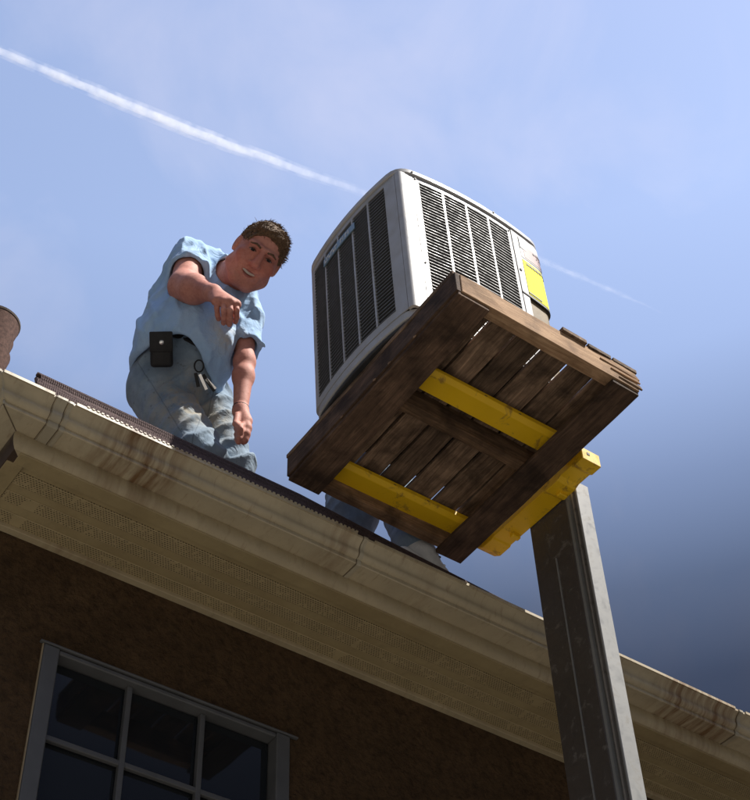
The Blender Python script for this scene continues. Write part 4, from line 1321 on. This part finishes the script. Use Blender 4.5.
# trainer: toes over the edge of the roof
t0 = Q['anB']; t1 = pd(446, 566, 4.80)
ax_ = nrm(t1 - t0); upv = nrm(np.array((0, 0, 1.0)) - ax_ * ax_[2]); sd_v = np.cross(ax_, upv)
def shoe_fn(P):
    d = cone(P, t0 - upv * .01, t0 + ax_ * .06 - upv * .02, .046, .044)
    d = smin(d, cone(P, t0 + ax_ * .05 - upv * .025, t0 + ax_ * .150 - upv * .045, .040, .028), .03)
    return smax(d, -(plane(P, t0 - upv * .070, upv)), .006)
so = sdf_part('trainer', shoe_fn, t0 - .22, t0 + .28, .0045, MAT['shoe'], per2, w2, 1)
for k, (dd, oo) in enumerate(((.02, 1), (.055, .9), (.09, .75), (.12, .6))):
    c_ = t0 + ax_ * dd - upv * (.006 + dd * .28)
    MB(w2).tube([c_ + sd_v * .040 * oo * math.sin(a) + upv * .050 * oo * math.cos(a) + ax_ * .02 * math.sin(a * 2) for a in np.linspace(-1.2, 1.2, 9)], .004, 6).build('stripe', MAT['white' if k % 2 else 'acdark'], so, smooth=True)
def sole_fn(P):
    q = P + (upv * .0).astype(f32)
    d = cone(P, t0 + ax_ * .03 - upv * .075, t0 + ax_ * .155 - upv * .078, .042, .036)
    return smax(smax(d, plane(P, t0 - upv * .066, upv), .003), -plane(P, t0 - upv * .092, upv), .003)
sdf_part('sole', sole_fn, t0 - .24, t0 + .28, .005, MAT['white'], so, w2, 1)
def hair2(P):
    d = ell(P, Q['head'] + sp2 * .02, M2, (.088, .11, .105))
    return smax(d, plane(P, Q['head'], nrm(fr2 - sp2)) - .02, .01)
sdf_part('hair', hair2, Q['head'] - .16, Q['head'] + .16, .008, MAT['hair'], b2, w2, 1)

# ================================================================ CONTRAIL
ALT = 3000.0
cpts = [(-0.02, .6155), (.0550, .6060), (.1230, .5972), (.2013, .5863), (.2664, .5768), (.3245, .5668), (.4155, .5470), (.5040, .5300), (.5931, .5160), (.66, .5075), (.712, .5018)]
crad = [.5, .7, .8, 1.0, 1.05, .95, .70, .55, .60, .50, .05]
P_ = np.array(cpts); T_ = np.linspace(0, len(cpts) - 1, 260)
rr = np.random.RandomState(5)
cx_ = np.interp(T_, range(len(cpts)), P_[:, 0]); cy_ = np.interp(T_, range(len(cpts)), P_[:, 1]); cr_ = np.interp(T_, range(len(cpts)), crad)
wv = np.cumsum(rr.normal(size=len(T_))) * .00010; wv -= np.linspace(wv[0], wv[-1], len(T_))
ctl_o = np.array((cx_[130] * ALT, cy_[130] * ALT, ALT))
def vapour(name, dens, lo_, hi_, sc):
    m = bpy.data.materials.new(name); m.use_nodes = True
    n, l = m.node_tree.nodes, m.node_tree.links
    n.remove(n['Principled BSDF'])
    pv = n.new('ShaderNodeVolumePrincipled')
    pv.inputs['Color'].default_value = (1, 1, 1, 1)
    pv.inputs['Anisotropy'].default_value = .55
    t = n.new('ShaderNodeTexCoord'); sx_ = n.new('ShaderNodeSeparateXYZ'); l.new(t.outputs['Object'], sx_.inputs[0])
    nv = n.new('ShaderNodeTexNoise'); nv.inputs['Scale'].default_value = sc; nv.inputs['Detail'].default_value = 4.0; nv.inputs['Roughness'].default_value = .65
    l.new(t.outputs['Object'], nv.inputs['Vector'])
    d_ = maprange(n, l, nv.outputs['Fac'], lo_, hi_, 0.0, dens)
    ox = float(ctl_o[0])
    fade = maprange(n, l, sx_.outputs['X'], .27 * ALT - ox, .42 * ALT - ox, 1.0, .22)
    young = maprange(n, l, sx_.outputs['X'], .02 * ALT - ox, .20 * ALT - ox, .45, 1.0)
    l.new(math_(n, l, 'MULTIPLY', math_(n, l, 'MULTIPLY', d_, fade), young), pv.inputs['Density'])
    l.new(pv.outputs[0], n['Material Output'].inputs['Volume'])
    m.cycles.volume_step_rate = .03
    return m
def trail(scale): 
    return MB(ctl_o).tube([(a * ALT, (c + d_) * ALT, ALT) for a, c, d_ in zip(cx_, cy_, wv)], list(np.maximum(10.5 * cr_ * scale, .6)), 14)
ct = trail(.95); m = vapour('contrail_vapour', .055, .28, .72, .03)
cto = ct.build('contrail', m, None, smooth=True)
cto.location = ctl_o
trail(1.75).build('vapour_edge', vapour('contrail_edge_vapour', .020, .40, .72, .022), cto, smooth=True)
tag(cto, 'thin white aircraft vapour trail crossing the blue sky', 'contrail')
